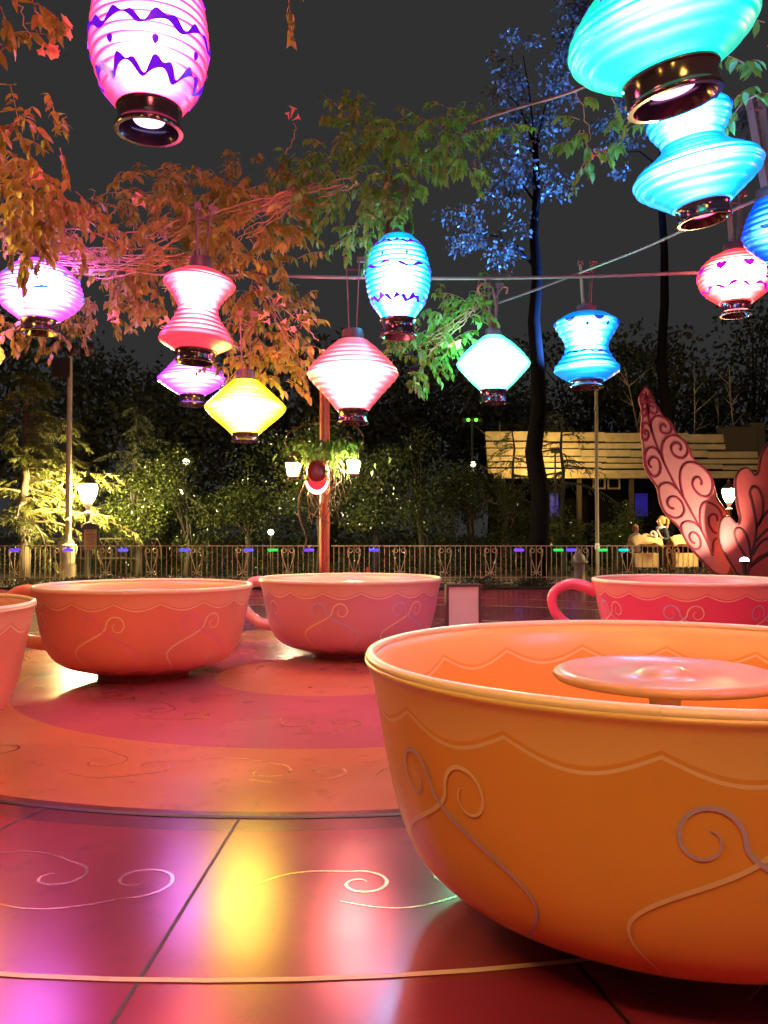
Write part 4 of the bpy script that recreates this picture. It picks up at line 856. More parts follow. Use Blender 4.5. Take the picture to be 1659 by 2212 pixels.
# ------------------------------------------------------------------ big painted cut-out leaves
def crop5(cx, cy, cz=0): return ((2100 + cx * .3254) * .64, (1280 + cy * .3255) * .64)
def cutout(name, label, outline, lines, Y, mat, lmat, lw, cat='decoration'):
    o = P(*crop5(*outline[0]), Y); root = thing(name, label, cat, (o.x, Y, 0))
    def q(p, y): 
        v = P(*crop5(*p), Y); return Vector((v.x - o.x, y, max(v.z, .03)))
    pts = catmull([Vector((p[0], p[1], 0)) for p in outline] + [Vector((*outline[0], 0))], 5)[:-1]
    fr = [q(p, -.06) for p in pts]; bk = [q(p, .06) for p in pts]; n = len(pts)
    b = MB(); b.add(fr + bk, [tuple(range(n)), tuple(range(2 * n - 1, n - 1, -1))] + [(i, n + i, n + (i + 1) % n, (i + 1) % n) for i in range(n)])
    o2 = b.build('panel', mat, root, smooth=False)
    b = MB(); b.tube([q(p, -.058) for p in pts] + [q(pts[0], -.058)], lw * .8, 6, cap=False)
    b.build('border', lmat, root)
    for ln in lines:
        b = MB(); pp = [q(p, -.06) for p in catmull([Vector((p[0], p[1], 0)) for p in ln], 5)]
        m = len(pp)
        vs = []
        for i, p in enumerate(pp):
            t = pp[min(i + 1, m - 1)] - pp[max(i - 1, 0)]; t.normalize(); sd = Vector((-t.z, 0, t.x)); 
            vs += [p + sd * lw, p + sd * lw * .7 + Vector((0, -.02, 0)), p - sd * lw * .7 + Vector((0, -.02, 0)), p - sd * lw]
        b.add(vs, [(4 * i + j, 4 * i + j + 1, 4 * i + 4 + j + 1, 4 * i + 4 + j) for i in range(m - 1) for j in range(3)])
        b.build('scroll_line', lmat, o2)
    b = MB(); b.box((.0 + (q(outline[len(outline) // 2], 0).x), .1, .3), (.08, .08, .7)); b.build('support', M['iron'], root, smooth=False)
    return root
PO = [(232, 85), (205, 130), (175, 190), (178, 235), (195, 300), (200, 370), (203, 440), (192, 510), (195, 580), (210, 660), (216, 760), (225, 880), (250, 960), (300, 1040), (350, 1110), (375, 1190), (390, 1280), (430, 1370), (480, 1440), (550, 1500), (600, 1560), (640, 1640), (690, 1720), (760, 1810), (860, 1920), (960, 2010), (1080, 2020), (1120, 1900), (1060, 1800), (1030, 1700), (1020, 1600), (1060, 1500), (1080, 1400), (1030, 1320), (970, 1230), (950, 1150), (930, 1060), (900, 990), (850, 930), (770, 870), (712, 800), (685, 720), (650, 655), (600, 615), (548, 560), (515, 490), (480, 430), (420, 392), (385, 340), (340, 270), (300, 190), (270, 120)]
PL = [[(235, 130), (250, 240), (265, 380), (290, 500), (340, 660), (410, 830), (480, 980), (560, 1130), (640, 1250), (720, 1400), (800, 1540), (870, 1680), (930, 1830)],
      [(248, 200), (225, 165), (195, 175), (188, 215), (205, 240), (228, 235), (232, 210), (215, 200)], [(250, 220), (262, 180), (290, 175), (302, 205), (290, 230), (268, 222), (270, 200), (284, 202)],
      [(262, 330), (245, 265), (210, 265), (195, 320), (205, 385), (232, 385), (245, 350), (235, 312), (212, 318), (210, 340)], [(268, 370), (258, 290), (285, 245), (330, 260), (358, 320), (340, 362), (295, 350), (272, 310), (285, 280), (310, 290), (310, 310)],
      [(290, 510), (255, 465), (215, 468), (196, 540), (205, 620), (240, 640), (268, 600), (262, 550), (235, 535), (222, 555), (235, 580)], [(300, 560), (290, 460), (330, 395), (400, 395), (470, 440), (505, 520), (470, 572), (410, 560), (388, 510), (410, 475), (440, 485), (438, 505)],
      [(385, 780), (340, 725), (280, 715), (235, 770), (235, 880), (270, 960), (330, 1015), (380, 980), (390, 900), (360, 830), (310, 815), (272, 860), (282, 905), (300, 915)], [(420, 860), (402, 740), (430, 640), (500, 590), (580, 605), (650, 670), (670, 760), (630, 822), (560, 815), (510, 760), (505, 700), (545, 670), (595, 685), (605, 725), (590, 745)],
      [(560, 1140), (500, 1090), (430, 1085), (375, 1130), (385, 1250), (430, 1370), (510, 1430), (590, 1435), (635, 1370), (610, 1280), (560, 1230), (500, 1225), (465, 1270), (480, 1325), (530, 1345)], [(625, 1220), (595, 1080), (600, 950), (660, 875), (750, 880), (840, 930), (910, 1020), (925, 1130), (890, 1210), (830, 1220), (760, 1170), (720, 1090), (745, 1030), (795, 1030), (815, 1070), (810, 1100)],
      [(790, 1530), (740, 1490), (670, 1475), (610, 1510), (620, 1600), (670, 1700), (740, 1760), (800, 1740), (800, 1660), (760, 1600), (715, 1590), (690, 1630), (710, 1680), (745, 1700)], [(810, 1560), (795, 1430), (810, 1320), (860, 1275), (940, 1300), (1010, 1370), (1030, 1470), (1000, 1580), (950, 1590), (900, 1520), (890, 1440), (920, 1400), (965, 1410), (980, 1470)],
      [(930, 1800), (940, 1680), (990, 1640), (1020, 1650)]]
cutout('leaf_panel', 'tall coral pink leaf panel with maroon scrolls rising behind the fence', PO, PL, 19.3, M['leafpink'], M['leafline'], .028)
RO_ = [(1660, 640), (1560, 640), (1490, 690), (1440, 780), (1415, 890), (1400, 970), (1365, 1000), (1335, 965), (1285, 925), (1225, 938), (1185, 985), (1165, 1060), (1170, 1180), (1195, 1330), (1218, 1440), (1200, 1505), (1160, 1490), (1110, 1435), (1055, 1428), (1012, 1480), (998, 1580), (1008, 1690), (1060, 1810), (1130, 1930), (1220, 2040), (1500, 2060), (1700, 2000), (1780, 1700), (1820, 1300), (1800, 900), (1740, 700)]
RL_ = [[(1290, 2030), (1320, 1860), (1370, 1650), (1385, 1500)], [(1385, 1540), (1360, 1390), (1330, 1260), (1312, 1180), (1330, 1132), (1370, 1125), (1410, 1160), (1440, 1230), (1448, 1330), (1440, 1430), (1395, 1520)], [(1395, 1520), (1450, 1420), (1530, 1340), (1650, 1240)], [(1300, 1880), (1240, 1790), (1180, 1690), (1155, 1600), (1175, 1550), (1225, 1555), (1275, 1620), (1305, 1710), (1315, 1820)],
       [(1370, 1690), (1430, 1620), (1520, 1540), (1650, 1480)], [(1340, 1820), (1400, 1720), (1470, 1660), (1560, 1660), (1580, 1720), (1500, 1800), (1400, 1850), (1320, 1930)], [(1310, 1950), (1400, 1880), (1530, 1800), (1650, 1760)]]
cutout('flower_panel', 'red flower panel with dark brown looping lines beside the coral leaf', RO_, RL_, 18.9, M['leafred'], M['redline'], .03)

ul = P(1608, 1212, 18.2); r = thing('ground_lamp', 'small white ground lamp glinting at the foot of the red flower panel', 'lamp', (ul.x, 18.2, .0))
b = MB(); b.lathe([(.09, 0), (.09, .04), (.05, .06), (.05, ul.z - .08), (.10, ul.z - .04), (.11, ul.z)], 14); b.build('housing', M['iron'], r)
b = MB(); b.lathe([(.10, ul.z), (.085, ul.z + .05), (.04, ul.z + .08), (.001, ul.z + .085)], 14); b.build('bulb', glow('ground_lamp_glow', (.9, .7, 1), 8), r)
lt = bpy.data.lights.new('panel_beam', 'SPOT'); lt.energy = 250; lt.color = (1, .74, .6); lt.spot_size = math.radians(120); lt.spot_blend = .8; lt.shadow_soft_size = .08
lo = bpy.data.objects.new('panel_beam', lt); COL.objects.link(lo); lo.parent = r; lo.location = (0, -.02, ul.z + .12)
lo.rotation_euler = Vector((-1.1, .9, 1.6)).to_track_quat('-Z', 'Y').to_euler()
# ------------------------------------------------------------------ timber building
BY = 33.0
bo = P(1060, 1150, BY); tb = thing('timber_building', 'long low timber building with weathered board roof lit yellow', 'building', (bo.x, BY, 0)); s = BY / F
L = (1625 - 1060) * s
def zb(py): return P(1300, py, BY).z
rows = [(932, 952), (956, 968), (971, 986), (989, 999), (1002, 1012), (1016, 1026)]
b = MB()
for i, (y0, y1) in enumerate(rows):
    x = -.2
    while x < L:
        w = random.uniform(1.6, 3.4); w = min(w, L + .1 - x); z0, z1 = zb(y1) - .012 * x, zb(y0) - .014 * x
        b.box((x + w / 2, -i * .16, (z0 + z1) / 2), (w - .012, .05 + random.uniform(0, .015), (z1 - z0)), Matrix.Rotation(math.radians(-14), 3, 'X')); x += w
b.build('roof', M['plank'], tb, smooth=False)
b = MB(); b.box((L / 2, .5, zb(1000) / 2), (L, .5, zb(1000))); b.build('wall', M['bbark'], tb, smooth=False)
b = MB(); b.box((L / 2, -1.05, zb(1032)), (L, .16, .18)); b.build('eaves_beam', M['plank'], tb, smooth=False)
b = MB(); b.box(((1598 - 1060) * s, .2, zb(965)), (1.2, 1.0, 1.5)); b.build('chimney', M['dplank'], tb, smooth=False)
b = MB(); b.box(((1640 - 1060) * s, .4, zb(960)), (.55, .8, 1.7)); b.build('vent_stack', M['bark'], tb, smooth=False)
for px in (1195, 1390, 1450):
    b = MB(); x = (px - 1060) * s; b.box((x, .235, zb(1090)), (.5, .02, .9)); b.build('blue_window', glow('blue_window_glow', (.04, .03, .8), .10), tb, smooth=False)
for px in (1080, 1160, 1240, 1350, 1420, 1500):
    b = MB(); x = (px - 1060) * s; b.box((x, -.9, zb(1036) / 2), (.16, .16, zb(1036) - .02)); b.build('eaves_post', M['dplank'], tb, smooth=False)
for px in (1298, 1330):
    b = MB(); x = (px - 1060) * s; w = .22; h = .2; z = zb(1038) - .1
    for (dx, dz, a, c2) in ((0, h, w * 2 + .06, .06), (0, -h, w * 2 + .06, .06), (-w, 0, .06, h * 2 - .06), (w, 0, .06, h * 2 - .06)): b.box((x + dx, .22, z + dz), (a, .05, c2))
    b.build('window_frame', M['plank'], tb, smooth=False)
# unseen flood lamp on a stake, added to light the roof boards
fl_ = thing('added_flood_lamp', 'added warm flood lamp hidden behind the dark trunk, lighting the timber roof', 'lamp', (bo.x + 1.95, BY - 2.9, 4.3))
b = MB(); b.box((0, 0, 0), (.3, .16, .2)); b.build('housing', M['iron'], fl_, smooth=False)
b = MB(); b.box((0, .09, 0), (.26, .02, .16)); b.build('lens', glow('flood_glow', (1, .68, .22), 850), fl_, smooth=False)
b = MB(); b.tube([(0, 0, -4), (0, 0, -.1)], .03, 6); b.build('stake', M['iron'], fl_)

# ------------------------------------------------------------------ trees
def limb(b, p0, d0, L, r, n=6, droop=-.1, jit=.15):
    p = np.array(p0, float); d = np.array(d0, float); d /= np.linalg.norm(d); pts = [p.copy()]
    for k in range(n):
        d = d + rv() * jit + np.array([0, 0, droop]); d /= np.linalg.norm(d); p = p + d * L / n; pts.append(p.copy())
    b.tube(pts, [r * (1 - .8 * i / n) for i in range(n + 1)], 5); return pts
def conifer(label, px, Y, Ht, spread, z0, nl, mat, bark, r0=.2, drp=-.12, per=26, group=None, size=(.12, .22), bias=None):
    x = (px - W2) / F * Y; root = thing('conifer_tree', label, 'tree', (x, Y, 0), 0, group)
    b = MB(); pts = [(random.uniform(-.05, .05) * (i > 0), random.uniform(-.05, .05), Ht * i / 8) for i in range(9)]
    b.tube(pts, [r0 * (1 - .9 * i / 8) + .015 for i in range(9)], 10); trk = b.build('trunk', bark, root)
    lb = MB(); pos, dr, nm, sz = [], [], [], []
    for k in range(nl):
        t = (k + rng.random()) / nl; z = z0 + (Ht - z0) * t; L = spread * (1 - t) ** .7 * rng.uniform(.6, 1.1) + .15; a = rng.random() * 2 * PI
        if bias is not None and rng.random() < .5: a = bias + rng.normal() * .7
        lp = limb(lb, (0, 0, z), (math.cos(a), math.sin(a), rng.uniform(-.05, .35)), L, .012 + .012 * L, 7, drp)
        for i in range(1, len(lp)):
            dd = lp[i] - lp[i - 1]; dd /= np.linalg.norm(dd); sd = np.cross(dd, [0, 0, 1.]); 
            for tw in range(max(2, int(L * 1.6))):
                sgn = 1 if rng.random() < .5 else -1
                q = lp[i - 1] + (lp[i] - lp[i - 1]) * rng.random()
                td = dd * .7 + sd * sgn * rng.uniform(.4, 1.1) + np.array([0, 0, rng.uniform(-.7, .1)]); td /= np.linalg.norm(td); tl = rng.uniform(.2, .55) * (1 - .4 * i / len(lp))
                for m_ in range(per // 2):
                    f = (m_ + rng.random()) / (per // 2); w = np.cross(td, rv()); 
                    pos.append(q + td * tl * f + np.array([0, 0, -.25 * tl * f * f])); dr.append(td * .8 + w * .6 + np.array([0, 0, -.25])); nm.append(rv() + np.array([0, 0, .6])); sz.append(rng.uniform(*size))
    join(trk, lb.build('limbs', bark)); leaves('crown', pos, dr, nm, sz, mat, root, NEED * np.array([1.9, 1, 1]), NEED_F); return root
def leaftree(label, px, Y, zc, rx, rz, n, size, mat, bark, r0=.12, trunkpx=None, clumps=16, group=None, ry=None, name='leafy_tree'):
    x = (px - W2) / F * Y; root = thing(name, label, 'tree', (x, Y, 0), 0, group)
    b = MB(); top = zc
    b.tube([(0, 0, 0), (.05, 0, top * .35), (-.05, .05, top * .7), (0, 0, top)], [r0, r0 * .8, r0 * .65, r0 * .4], 9)
    ry = ry or rx * .7; pos, dr, nm, sz = [], [], [], []
    for c in range(clumps):
        u = rv(); cc = np.array([0, 0, zc]) + u * np.array([rx, ry, rz]) * rng.uniform(.35, .9); cr = rng.uniform(.28, .5) * min(rx, rz)
        b.tube([(0, 0, top * rng.uniform(.4, .95)), tuple((cc * .6 + np.array([0, 0, top * .4])) * 1.0), tuple(cc)], [r0 * .35, r0 * .2, r0 * .08], 5)
        m_ = n // clumps
        v = rng.normal(size=(m_, 3)); v /= np.linalg.norm(v, axis=1, keepdims=True); q = cc + v * (rng.random((m_, 1)) ** .5) * cr * np.array([1.2, 1, .9])
        pos.append(q); dr.append(v * .5 + rng.normal(size=(m_, 3)) * .6 + np.array([0, 0, -.3])); nm.append(rng.normal(size=(m_, 3)) + np.array([0, -.4, .5])); sz.append(rng.uniform(size[0], size[1], m_))
    b.build('trunk', bark, root); leaves('crown', np.concatenate(pos), np.concatenate(dr), np.concatenate(nm), np.concatenate(sz), mat, root, SMALL, SMALL_F); return root
conifer('yellow lit conifer with drooping feathery branches beside the bright street lamp', 50, 22.4, 5.6, 3.0, 1.5, 46, M['needle'], M['bark'], .17, -.10, 30, size=(.11, .20), bias=-.35)
conifer('darker conifer with drooping tips behind the lit hedge and yellow lantern', 290, 25.5, 5.2, 2.6, 2.2, 20, M['dneedle'], M['dbark'], .16, -.10, 20, size=(.1, .18))
leaftree('glossy leafed tree right beside the bright street lamp, speckled yellow', 300, 24.2, 2.3, 1.2, 1.5, 3600, (.05, .10), M['shrub'], M['dbark'])
leaftree('broad speckled tree behind the fence below the purple lantern', 405, 24.6, 2.5, 1.5, 1.9, 4600, (.05, .10), M['shrub'], M['dbark'])
leaftree('dark speckled tree behind the fence under the yellow lantern', 535, 25.0, 2.5, 1.4, 1.9, 3800, (.05, .10), M['shrub'], M['dbark'])
leaftree('leafy tree behind the red lamp post, lit from its lantern heads', 690, 22.6, 3.0, 1.6, 1.7, 4200, (.06, .12), M['shrub'], M['dbark'])
leaftree('dark dense tree behind the bright lantern head of the red post', 810, 22.8, 2.6, 1.3, 1.9, 4200, (.06, .11), M['shrub'], M['dbark'])
leaftree('dark tree between the red post and the yellow lit shrub', 910, 25.4, 2.3, 1.2, 2.2, 3200, (.06, .12), M['shrub'], M['dbark'])
leaftree('bright speckled shrub in front of the timber building', 1015, 28.0, 2.6, 1.35, 1.5, 3800, (.06, .12), M['shrub'], M['bark'])
leaftree('yellow green shrub touching the dark trunk before the timber building', 1095, 29.0, 2.2, 1.1, 1.5, 3000, (.06, .12), M['shrub'], M['bark'])
leaftree('dark shrub under the timber eaves behind the thin pole', 1330, 26.0, 1.5, 1.3, .95, 2600, (.06, .12), M['shrub'], M['dbark'])
leaftree('dark shrub between the dark trunk and the thin pole', 1215, 26.4, 1.4, 1.1, .9, 2000, (.06, .12), M['shrub'], M['dbark'])
# tall tree with blue lit glossy leaves
def talltree(label, px, Y, clumps, Ht, r0, size):
    x = (px - W2) / F * Y; root = thing('leafy_tree', label, 'tree', (x, Y, 0)); o = Vector((x, Y, 0))
    b = MB(); tr = [(random.uniform(-.1, .1) * (i > 0), random.uniform(-.1, .1), Ht * i / 10) for i in range(11)]
    b.tube(tr, [r0 * (1 - .75 * i / 10) for i in range(11)], 10); pos, dr, nm, sz = [], [], [], []
    for (cx, cy_, rx, ry, n) in clumps:
        c = P(cx, cy_, Y + random.uniform(-1.2, .6)) - o; s_ = Y / F
        zt = max(1.0, min(c.z - .6, Ht)); b.tube([(0, 0, zt), tuple(c * .5 + Vector((0, 0, zt * .5 + .3))), tuple(c)], [.035, .022, .01], 5)
        for sub in range(max(2, n // 60)):
            cc = np.array(c) + rng.normal(size=3) * np.array([rx * s_ * .48, .5, ry * s_ * .48]); m_ = 60
            v = rng.normal(size=(m_, 3)); v /= np.linalg.norm(v, axis=1, keepdims=True); q = cc + v * (rng.random((m_, 1)) ** .6) * np.array([.5, .4, .38]) * rng.uniform(.5, 1.1)
            pos.append(q); dr.append(v * .5 + rng.normal(size=(m_, 3)) * .5 + np.array([0, 0, -.5])); nm.append(rng.normal(size=(m_, 3)) * .6 + np.array([0, -.5, -.3])); sz.append(rng.uniform(size[0], size[1], m_))
    b.build('trunk', M['bbark'], root); leaves('crown', np.concatenate(pos), np.concatenate(dr), np.concatenate(nm), np.concatenate(sz), M['blueleaf'], root, SMALL, SMALL_F); return root
talltree('tall dark trunked tree with sparse blue lit leaf clumps', 1160, 22.0, [(1095, 200, 45, 40, 700), (1090, 395, 45, 45, 700), (1000, 500, 40, 60, 420), (1080, 530, 40, 50, 360), (1180, 300, 60, 60, 300), (1060, 300, 30, 60, 240), (1130, 120, 50, 30, 240), (1170, 420, 50, 50, 180), (1200, 190, 40, 40, 400), (1110, 330, 40, 40, 300), (670, 660, 25, 25, 90)][:10], 11.5, .30, (.08, .17))
talltree('second tall tree with blue lit leaves behind the tilted teal lantern', 1440, 24.5, [(1250, 60, 50, 60, 900), (1235, 120, 30, 40, 500), (1290, 20, 50, 50, 500), (1380, 250, 60, 40, 400), (1600, 250, 60, 40, 400), (1640, 330, 30, 30, 240), (1330, 330, 50, 50, 300), (1350, 180, 40, 40, 200)], 16, .2, (.08, .18))
conifer('thin dark conifer with drooping branches in front of the timber roof', 1215, 29.0, 5.6, 3.0, 2.6, 15, M['dneedle'], M['dbark'], .10, -.13, 10, size=(.1, .18))
conifer('small dark conifer hiding the near end of the timber roof', 1110, 30.0, 5.0, 2.4, 2.2, 14, M['dneedle'], M['dbark'], .09, -.12, 10, size=(.1, .18))
def hedge(label, px0, px1, Y, h, dp, n, mat):
    x0, x1 = (px0 - W2) / F * Y, (px1 - W2) / F * Y; root = thing('hedge', label, 'hedge', ((x0 + x1) / 2, Y, 0)); L = x1 - x0
    u = rng.random(n); top = h * (.86 + .10 * np.sin(u * L * 2.1 + px0) + .08 * np.sin(u * L * 5.3)); f = rng.random(n)
    p = np.stack([(u - .5) * L + rng.normal(size=n) * .1, (rng.random(n) - .5) * dp + .12 * np.sin(u * L * 7 + f * 9), f * top], 1)
    d = rng.normal(size=(n, 3)) * .7 + np.array([0, -.4, .1]); nn = rng.normal(size=(n, 3)) * .7 + np.array([0, -.6, .5])
    leaves('foliage', p, d, nn, rng.uniform(.06, .12, n), mat, root, SMALL, SMALL_F)
    b = MB(); b.tube([(-L * .48, 0, .3), (0, .05, h * .5), (L * .48, 0, .3)], .03, 5); b.build('stem', M['dbark'], root)
hedge('tall loose hedge between the notice sign and the lit hedge gaps', 235, 400, 25.6, 2.9, .8, 6500, M['shrub'])
hedge('tall loose hedge under the yellow lantern', 400, 690, 25.8, 2.9, .8, 9000, M['shrub'])
hedge('dark hedge behind the fence between red post and bright shrub', 715, 985, 26.2, 2.7, .8, 8000, M['shrub'])
hedge('low dark hedge below the timber building', 985, 1420, 27.4, 1.5, .8, 7000, M['shrub'])
hedge('dark hedge far behind the conifer and railing', -60, 240, 28.5, 2.6, .8, 6000, M['shrub'])
for (px, Y, zc_, rx_, rz_, lab) in ((-20, 38, 6.5, 4.2, 5.6, 'tall dark tree mass behind the conifer and the cream pole'), (190, 42, 7.0, 4.0, 6.0, 'tall dark tree behind the notice sign'), (360, 39, 5.6, 3.8, 4.8, 'broad dark tree behind the purple lantern'), (540, 43, 6.8, 4.2, 5.8, 'tall dark tree behind the yellow lantern'),
        (720, 40, 6.0, 3.8, 5.2, 'dark tree rising behind the red lamp post'), (900, 43, 7.2, 4.0, 6.2, 'tall dark tree behind the green vine'), (1060, 41, 6.2, 3.6, 5.4, 'dark tree behind the white green diamond lantern'), (1270, 46, 7.6, 4.2, 6.2, 'tall dark tree behind the timber roof and blue hourglass'), (1450, 44, 7.0, 3.8, 5.8, 'tall dark tree behind the bare saplings'), (1630, 45, 8.0, 4.4, 6.6, 'tall dark tree behind the chimney and red flower panel')):
    leaftree(lab, px, Y, zc_, rx_, rz_, 4200, (.22, .42), M['forest'], M['dbark'], .22, clumps=30, group='dark forest trees')
def bare(label, px, Y, Ht, r):
    x = (px - W2) / F * Y; root = thing('bare_tree', label, 'tree', (x, Y, 0)); b = MB(); lean = random.uniform(-.05, .05)
    pts = limb(b, (0, 0, 0), (lean, 0, 1), Ht, r, 10, .0, .05)
    b.build('trunk', M['birch'], root); b = MB()
    for k in range(14):
        q = pts[random.randint(3, 9)]; a = random.uniform(0, 2 * PI); limb(b, q, (math.cos(a), math.sin(a) * .5, random.uniform(.4, 1.2)), random.uniform(.6, 1.6), r * .35, 5, 0, .2)
    b.build('branches', M['birch'], root)
bare('thin pale bare tree behind the tip of the coral leaf', 1485, 35.5, 8.0, .07); bare('pale bare sapling above the timber roof', 1545, 36.5, 7.4, .06); bare('forked pale bare tree near the chimney', 1590, 35.8, 8.5, .08); bare('slim bare tree rising over the timber roof middle', 1420, 36.2, 8.6, .06); bare('crooked bare sapling over the speckled shrub', 1090, 30.0, 5.4, .05)
# thin dark pole
tpx = P(1290, 1170, 21.5); r = thing('thin_pole', 'thin dark pole with a flood lamp on top, below the blue hourglass lantern', 'pole', (tpx.x, 21.5, 0))
b = MB(); b.lathe([(.09, 0), (.09, .08), (.05, .12), (.045, 5.0)], 12); b.build('shaft', M['greyp'], r)
b = MB(); b.lathe([(.06, .9), (.07, .95), (.05, 1.05), (.045, 1.1)], 12); b.build('collar', M['white'], r)
lt = bpy.data.lights.new('blue_beam', 'SPOT'); lt.energy = 13000; lt.color = (.05, .22, 1); lt.spot_size = math.radians(110); lt.spot_blend = .6; lt.shadow_soft_size = .1
b = MB(); b.lathe([(.03, 4.95), (.10, 5.0), (.12, 5.2), (.125, 5.22), (.11, 5.22), (.09, 5.1), (.001, 5.08)], 16); b.build('flood_head', M['iron'], r)
lo = bpy.data.objects.new('blue_beam', lt); COL.objects.link(lo); lo.parent = r; lo.location = (0, 0, 5.26)
lo.rotation_euler = Vector((-.35, .15, 1.0)).to_track_quat('-Z', 'Y').to_euler()
# green signal pair
gp = P(1020, 907, 30); r = thing('green_signal', 'pair of small green signal lamps on a dark bar', 'signal lamp', (gp.x, 30, 0))
b = MB(); b.box((0, .06, gp.z), (.7, .08, .14)); b.build('bar', M['iron'], r, smooth=False)
b = MB(); b.tube([(0, .08, 0), (0, .08, gp.z)], .04, 6); b.build('post', M['iron'], r)
for dx in (-.14, .14):
    b = MB(); b.lathe([(.001, -.06), (.05, -.04), (.06, 0), (.05, .04), (.001, .06)], 12, (dx, -.01, gp.z)); b.build('green_lens', glow('green_glow', (.1, 1, .05), 3), r)
# small lit lamps behind the hedge
for (px, py, w, lab) in ((402, 998, .17, 'white lit globe lamp glimpsed high through the speckled tree'), (393, 1062, .15, 'white lit globe lamp glimpsed low through the speckled tree'), (1022, 1003, .15, 'white lit globe lamp glimpsed through the bright speckled shrub'), (585, 1150, .15, 'warm lit globe lamp low behind the fence beside the red post')):
    p = P(px, py, 25.2 if px < 900 else 28.4); r = thing('globe_lamp', lab, 'lamp', (p.x, p.y, 0), 0, 'globe lamps behind the hedge')
    b = MB(); b.lathe([(.001, -w * .5), (w * .4, -w * .4), (w * .62, 0), (w * .45, w * .45), (.001, w * .6)], 16, (0, 0, p.z)); b.build('globe', glow('globe_glow', (1, .9, .6), 9), r)
    b = MB(); b.tube([(0, 0, 0), (0, 0, p.z - w * .5)], .03, 6); b.build('post', M['iron'], r)

# ------------------------------------------------------------------ people and the tan canopies
def skinned(name, verts, edges, radii, mat, parent, sub=2):
    me = bpy.data.meshes.new(name); me.from_pydata(verts, edges, []); o = bpy.data.objects.new(name, me); COL.objects.link(o); o.parent = parent
    mo = o.modifiers.new('skin', 'SKIN'); mo.use_smooth_shade = True
    if not me.skin_vertices: me.skin_vertices.new()
    for i, r in enumerate(radii):
        rr = r if isinstance(r, tuple) else (r, r); me.skin_vertices[0].data[i].radius = rr
    me.skin_vertices[0].data[0].use_root = True
    s2 = o.modifiers.new('sub', 'SUBSURF'); s2.levels = sub; s2.render_levels = sub
    me.materials.append(mat); return o
def person(label, x, y, rz, sc, hair, jacket, ponytail=True):
    root = thing('person', label, 'person', (x, y, 0), rz); root.scale = (sc, sc, sc)
    J = [(0, 0, .96), (0, 0, 1.12), (0, .01, 1.32), (0, .01, 1.46), (0, -.01, 1.54), (0, -.03, 1.60), (0, -.035, 1.68), (0, -.02, 1.75),
         (.18, .01, 1.42), (.24, .02, 1.16), (.2, -.16, 1.22), (.09, -.22, 1.44), (-.18, .01, 1.42), (-.24, .03, 1.14), (-.22, -.08, .92), (-.21, -.11, .84),
         (.09, 0, .92), (.10, -.01, .50), (.10, .03, .09), (.10, -.12, .04), (-.09, 0, .92), (-.10, -.03, .50), (-.10, .02, .09), (-.10, -.13, .04)]
    E = [(0, 1), (1, 2), (2, 3), (3, 4), (4, 5), (5, 6), (6, 7), (3, 8), (8, 9), (9, 10), (10, 11), (3, 12), (12, 13), (13, 14), (14, 15), (0, 16), (16, 17), (17, 18), (18, 19), (0, 20), (20, 21), (21, 22), (22, 23)]
    Rr = [(.14, .1), (.125, .09), (.145, .1), (.09, .075), (.05, .05), (.075, .085), (.08, .095), (.055, .065), .055, .042, .034, .03, .055, .042, .034, .028, .08, .058, .04, .034, .08, .058, .04, .034]
    skinned('body', J, E, Rr, M['skin'], root)
    T = [(0, 0, .90), (0, 0, 1.12), (0, .01, 1.32), (0, .01, 1.45), (.18, .01, 1.42), (.24, .02, 1.16), (.21, -.13, 1.21), (-.18, .01, 1.42), (-.24, .03, 1.14), (-.225, -.06, .96)]
    skinned('jacket', T, [(0, 1), (1, 2), (2, 3), (3, 4), (4, 5), (5, 6), (3, 7), (7, 8), (8, 9)], [(.165, .12), (.15, .11), (.165, .12), (.09, .085), .072, .058, .05, .072, .058, .05], jacket, root)
    Q = [(0, 0, .93), (.09, 0, .88), (.10, -.01, .50), (.10, .03, .12), (-.09, 0, .88), (-.10, -.03, .50), (-.10, .02, .12)]
    skinned('trousers', Q, [(0, 1), (1, 2), (2, 3), (0, 4), (4, 5), (5, 6)], [(.155, .115), .098, .075, .062, .098, .075, .062], M['denim'], root)
    b = MB(); vs = []
    b.lathe([(.001, 1.815), (.06, 1.80), (.095, 1.755), (.104, 1.70), (.10, 1.64), (.085, 1.59), (.05, 1.57)], 18, (0, .022, 0)); hr = b.build('hair', hair, root)
    if ponytail:
        b = MB(); b.tube(catmull([(0, .1, 1.74), (0, .18, 1.75), (.0, .22, 1.66), (0, .2, 1.52), (0, .17, 1.44)], 5), [.03] * 5 + [.045] * 8 + [.03] * 4 + [.02] * 4, 10); b.build('ponytail', hair, hr)
    b = MB()
    for sx in (-1, 1): b.lathe([(.001, -.012), (.011, 0), (.001, .012)], 8, (sx * .032, -.118, 1.685))
    b.build('eyes', M['denim'], root)
    b = MB(); b.tube([(0, -.11, 1.68), (0, -.14, 1.645), (0, -.12, 1.635)], [.010, .016, .012], 8); b.build('nose', M['skin'], root)
    b = MB(); b.tube(catmull([(-.1, -.02, 1.5), (-.04, -.1, 1.47), (.05, -.1, 1.47), (.1, -.02, 1.5), (.02, .09, 1.5), (-.1, -.02, 1.5)], 5), .035, 8); b.tube(catmull([(.0, -.11, 1.46), (.02, -.16, 1.3), (.01, -.15, 1.12), (.03, -.14, 1.0)], 5), [.035] * 8 + [.045] * 8, 8); b.build('scarf', M['scarf'], root)
    return root
PY_ = 22.2
x1 = (1428 - W2) / F * PY_
person('person with a light ponytail and dark jacket, hand raised to the mouth', x1, PY_, math.radians(-70), .98, M['hair'], M['navy'])
x2 = (1373 - W2) / F * 22.9
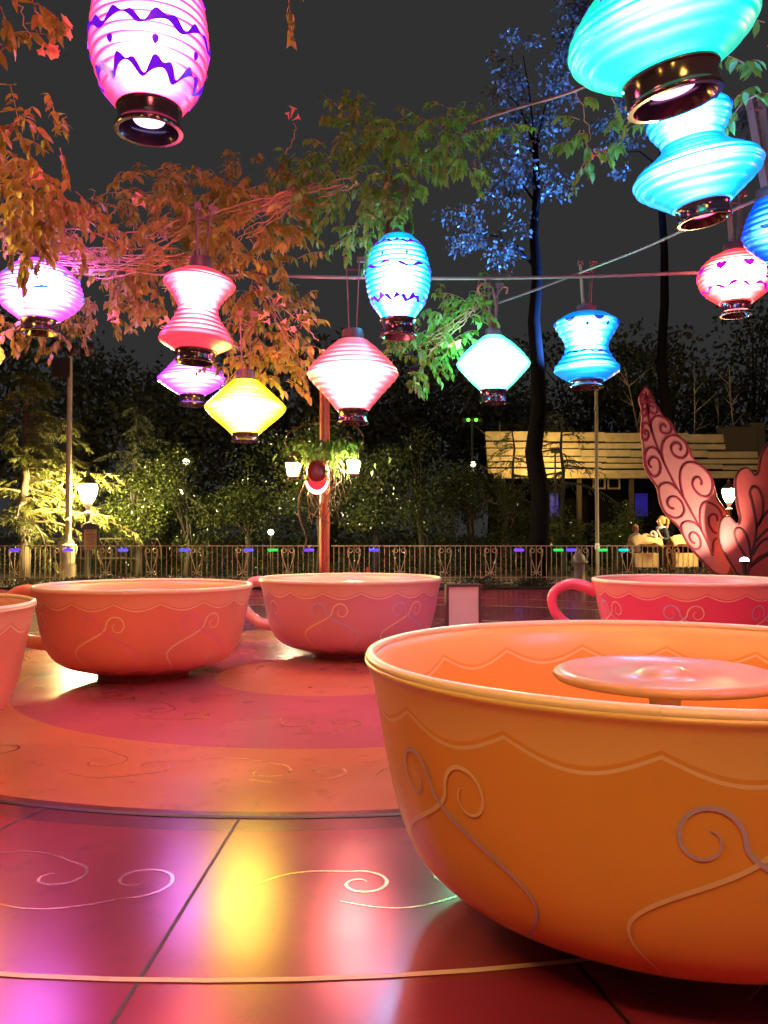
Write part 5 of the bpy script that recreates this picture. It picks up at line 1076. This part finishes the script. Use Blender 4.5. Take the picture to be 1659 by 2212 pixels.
person('shorter person with light hair standing behind the tan canopy', x2, 22.9, math.radians(20), .86, M['hair'], M['cloth'], False)
def canopy(label, px, Y, w):
    x = (px - W2) / F * Y; root = thing('stroller', label, 'stroller', (x, Y, 0))
    b = MB(); n = 14; vs = []
    for i in range(9):
        u = i / 8
        for k in range(n):
            t = k / (n - 1); xx = -w / 2 + w * t; zz = 1.12 + .16 * math.sin(PI * min(1, u * 1.1)) - .10 * (2 * t - 1) ** 2 + .03 * math.sin(t * 11 + i * 2) - .35 * max(0, u - .7) - .25 * max(0, .25 - u)
            vs.append((xx * (1 - .12 * abs(u - .5)), -.38 + .76 * u, zz))
    b.add(vs, [(i * n + k, i * n + k + 1, (i + 1) * n + k + 1, (i + 1) * n + k) for i in range(8) for k in range(n - 1)])
    o = b.build('canopy', M['cloth'], root); so_ = o.modifiers.new('thick', 'SOLIDIFY'); so_.thickness = .02
    b = MB()
    b.box((0, 0, .62), (w * .7, .5, .36)); b.build('seat', M['cloth'], root, smooth=False)
    b = MB()
    for sx in (-1, 1):
        b.tube([(sx * w * .38, -.3, .2), (sx * w * .38, .1, .7), (sx * w * .38, .42, 1.1)], .018, 6); b.tube([(sx * w * .38, .3, .2), (sx * w * .38, 0, .62)], .018, 6)
    b.tube([(-w * .38, .42, 1.1), (w * .38, .42, 1.1)], .02, 6); b.build('frame', M['iron'], root)
    b = MB(); b.tube(catmull([(w * .25, -.2, 1.1), (w * .27, -.2, 1.27), (w * .20, -.2, 1.36), (w * .13, -.2, 1.31), (w * .12, -.2, 1.26)], 6), [.035] * 12 + [.028] * 13, 8); b.build('hook_handle', M['white'], root)
    for sx in (-1, 1):
        for sy in (-.3, .3):
            b = MB(); b.lathe([(.06, -.03), (.15, -.025), (.16, 0), (.15, .025), (.06, .03)], 18)
            q = b.build('wheel', M['iron'], root); q.rotation_euler = (0, PI / 2, 0); q.location = (sx * w * .42, sy, .16)
canopy('stroller with a tan draped canopy and white hook, beside the dark jacketed person', 1392, 21.8, .8)
canopy('stroller with a tan draped canopy half behind the coral leaf', 1476, 22.0, .8)
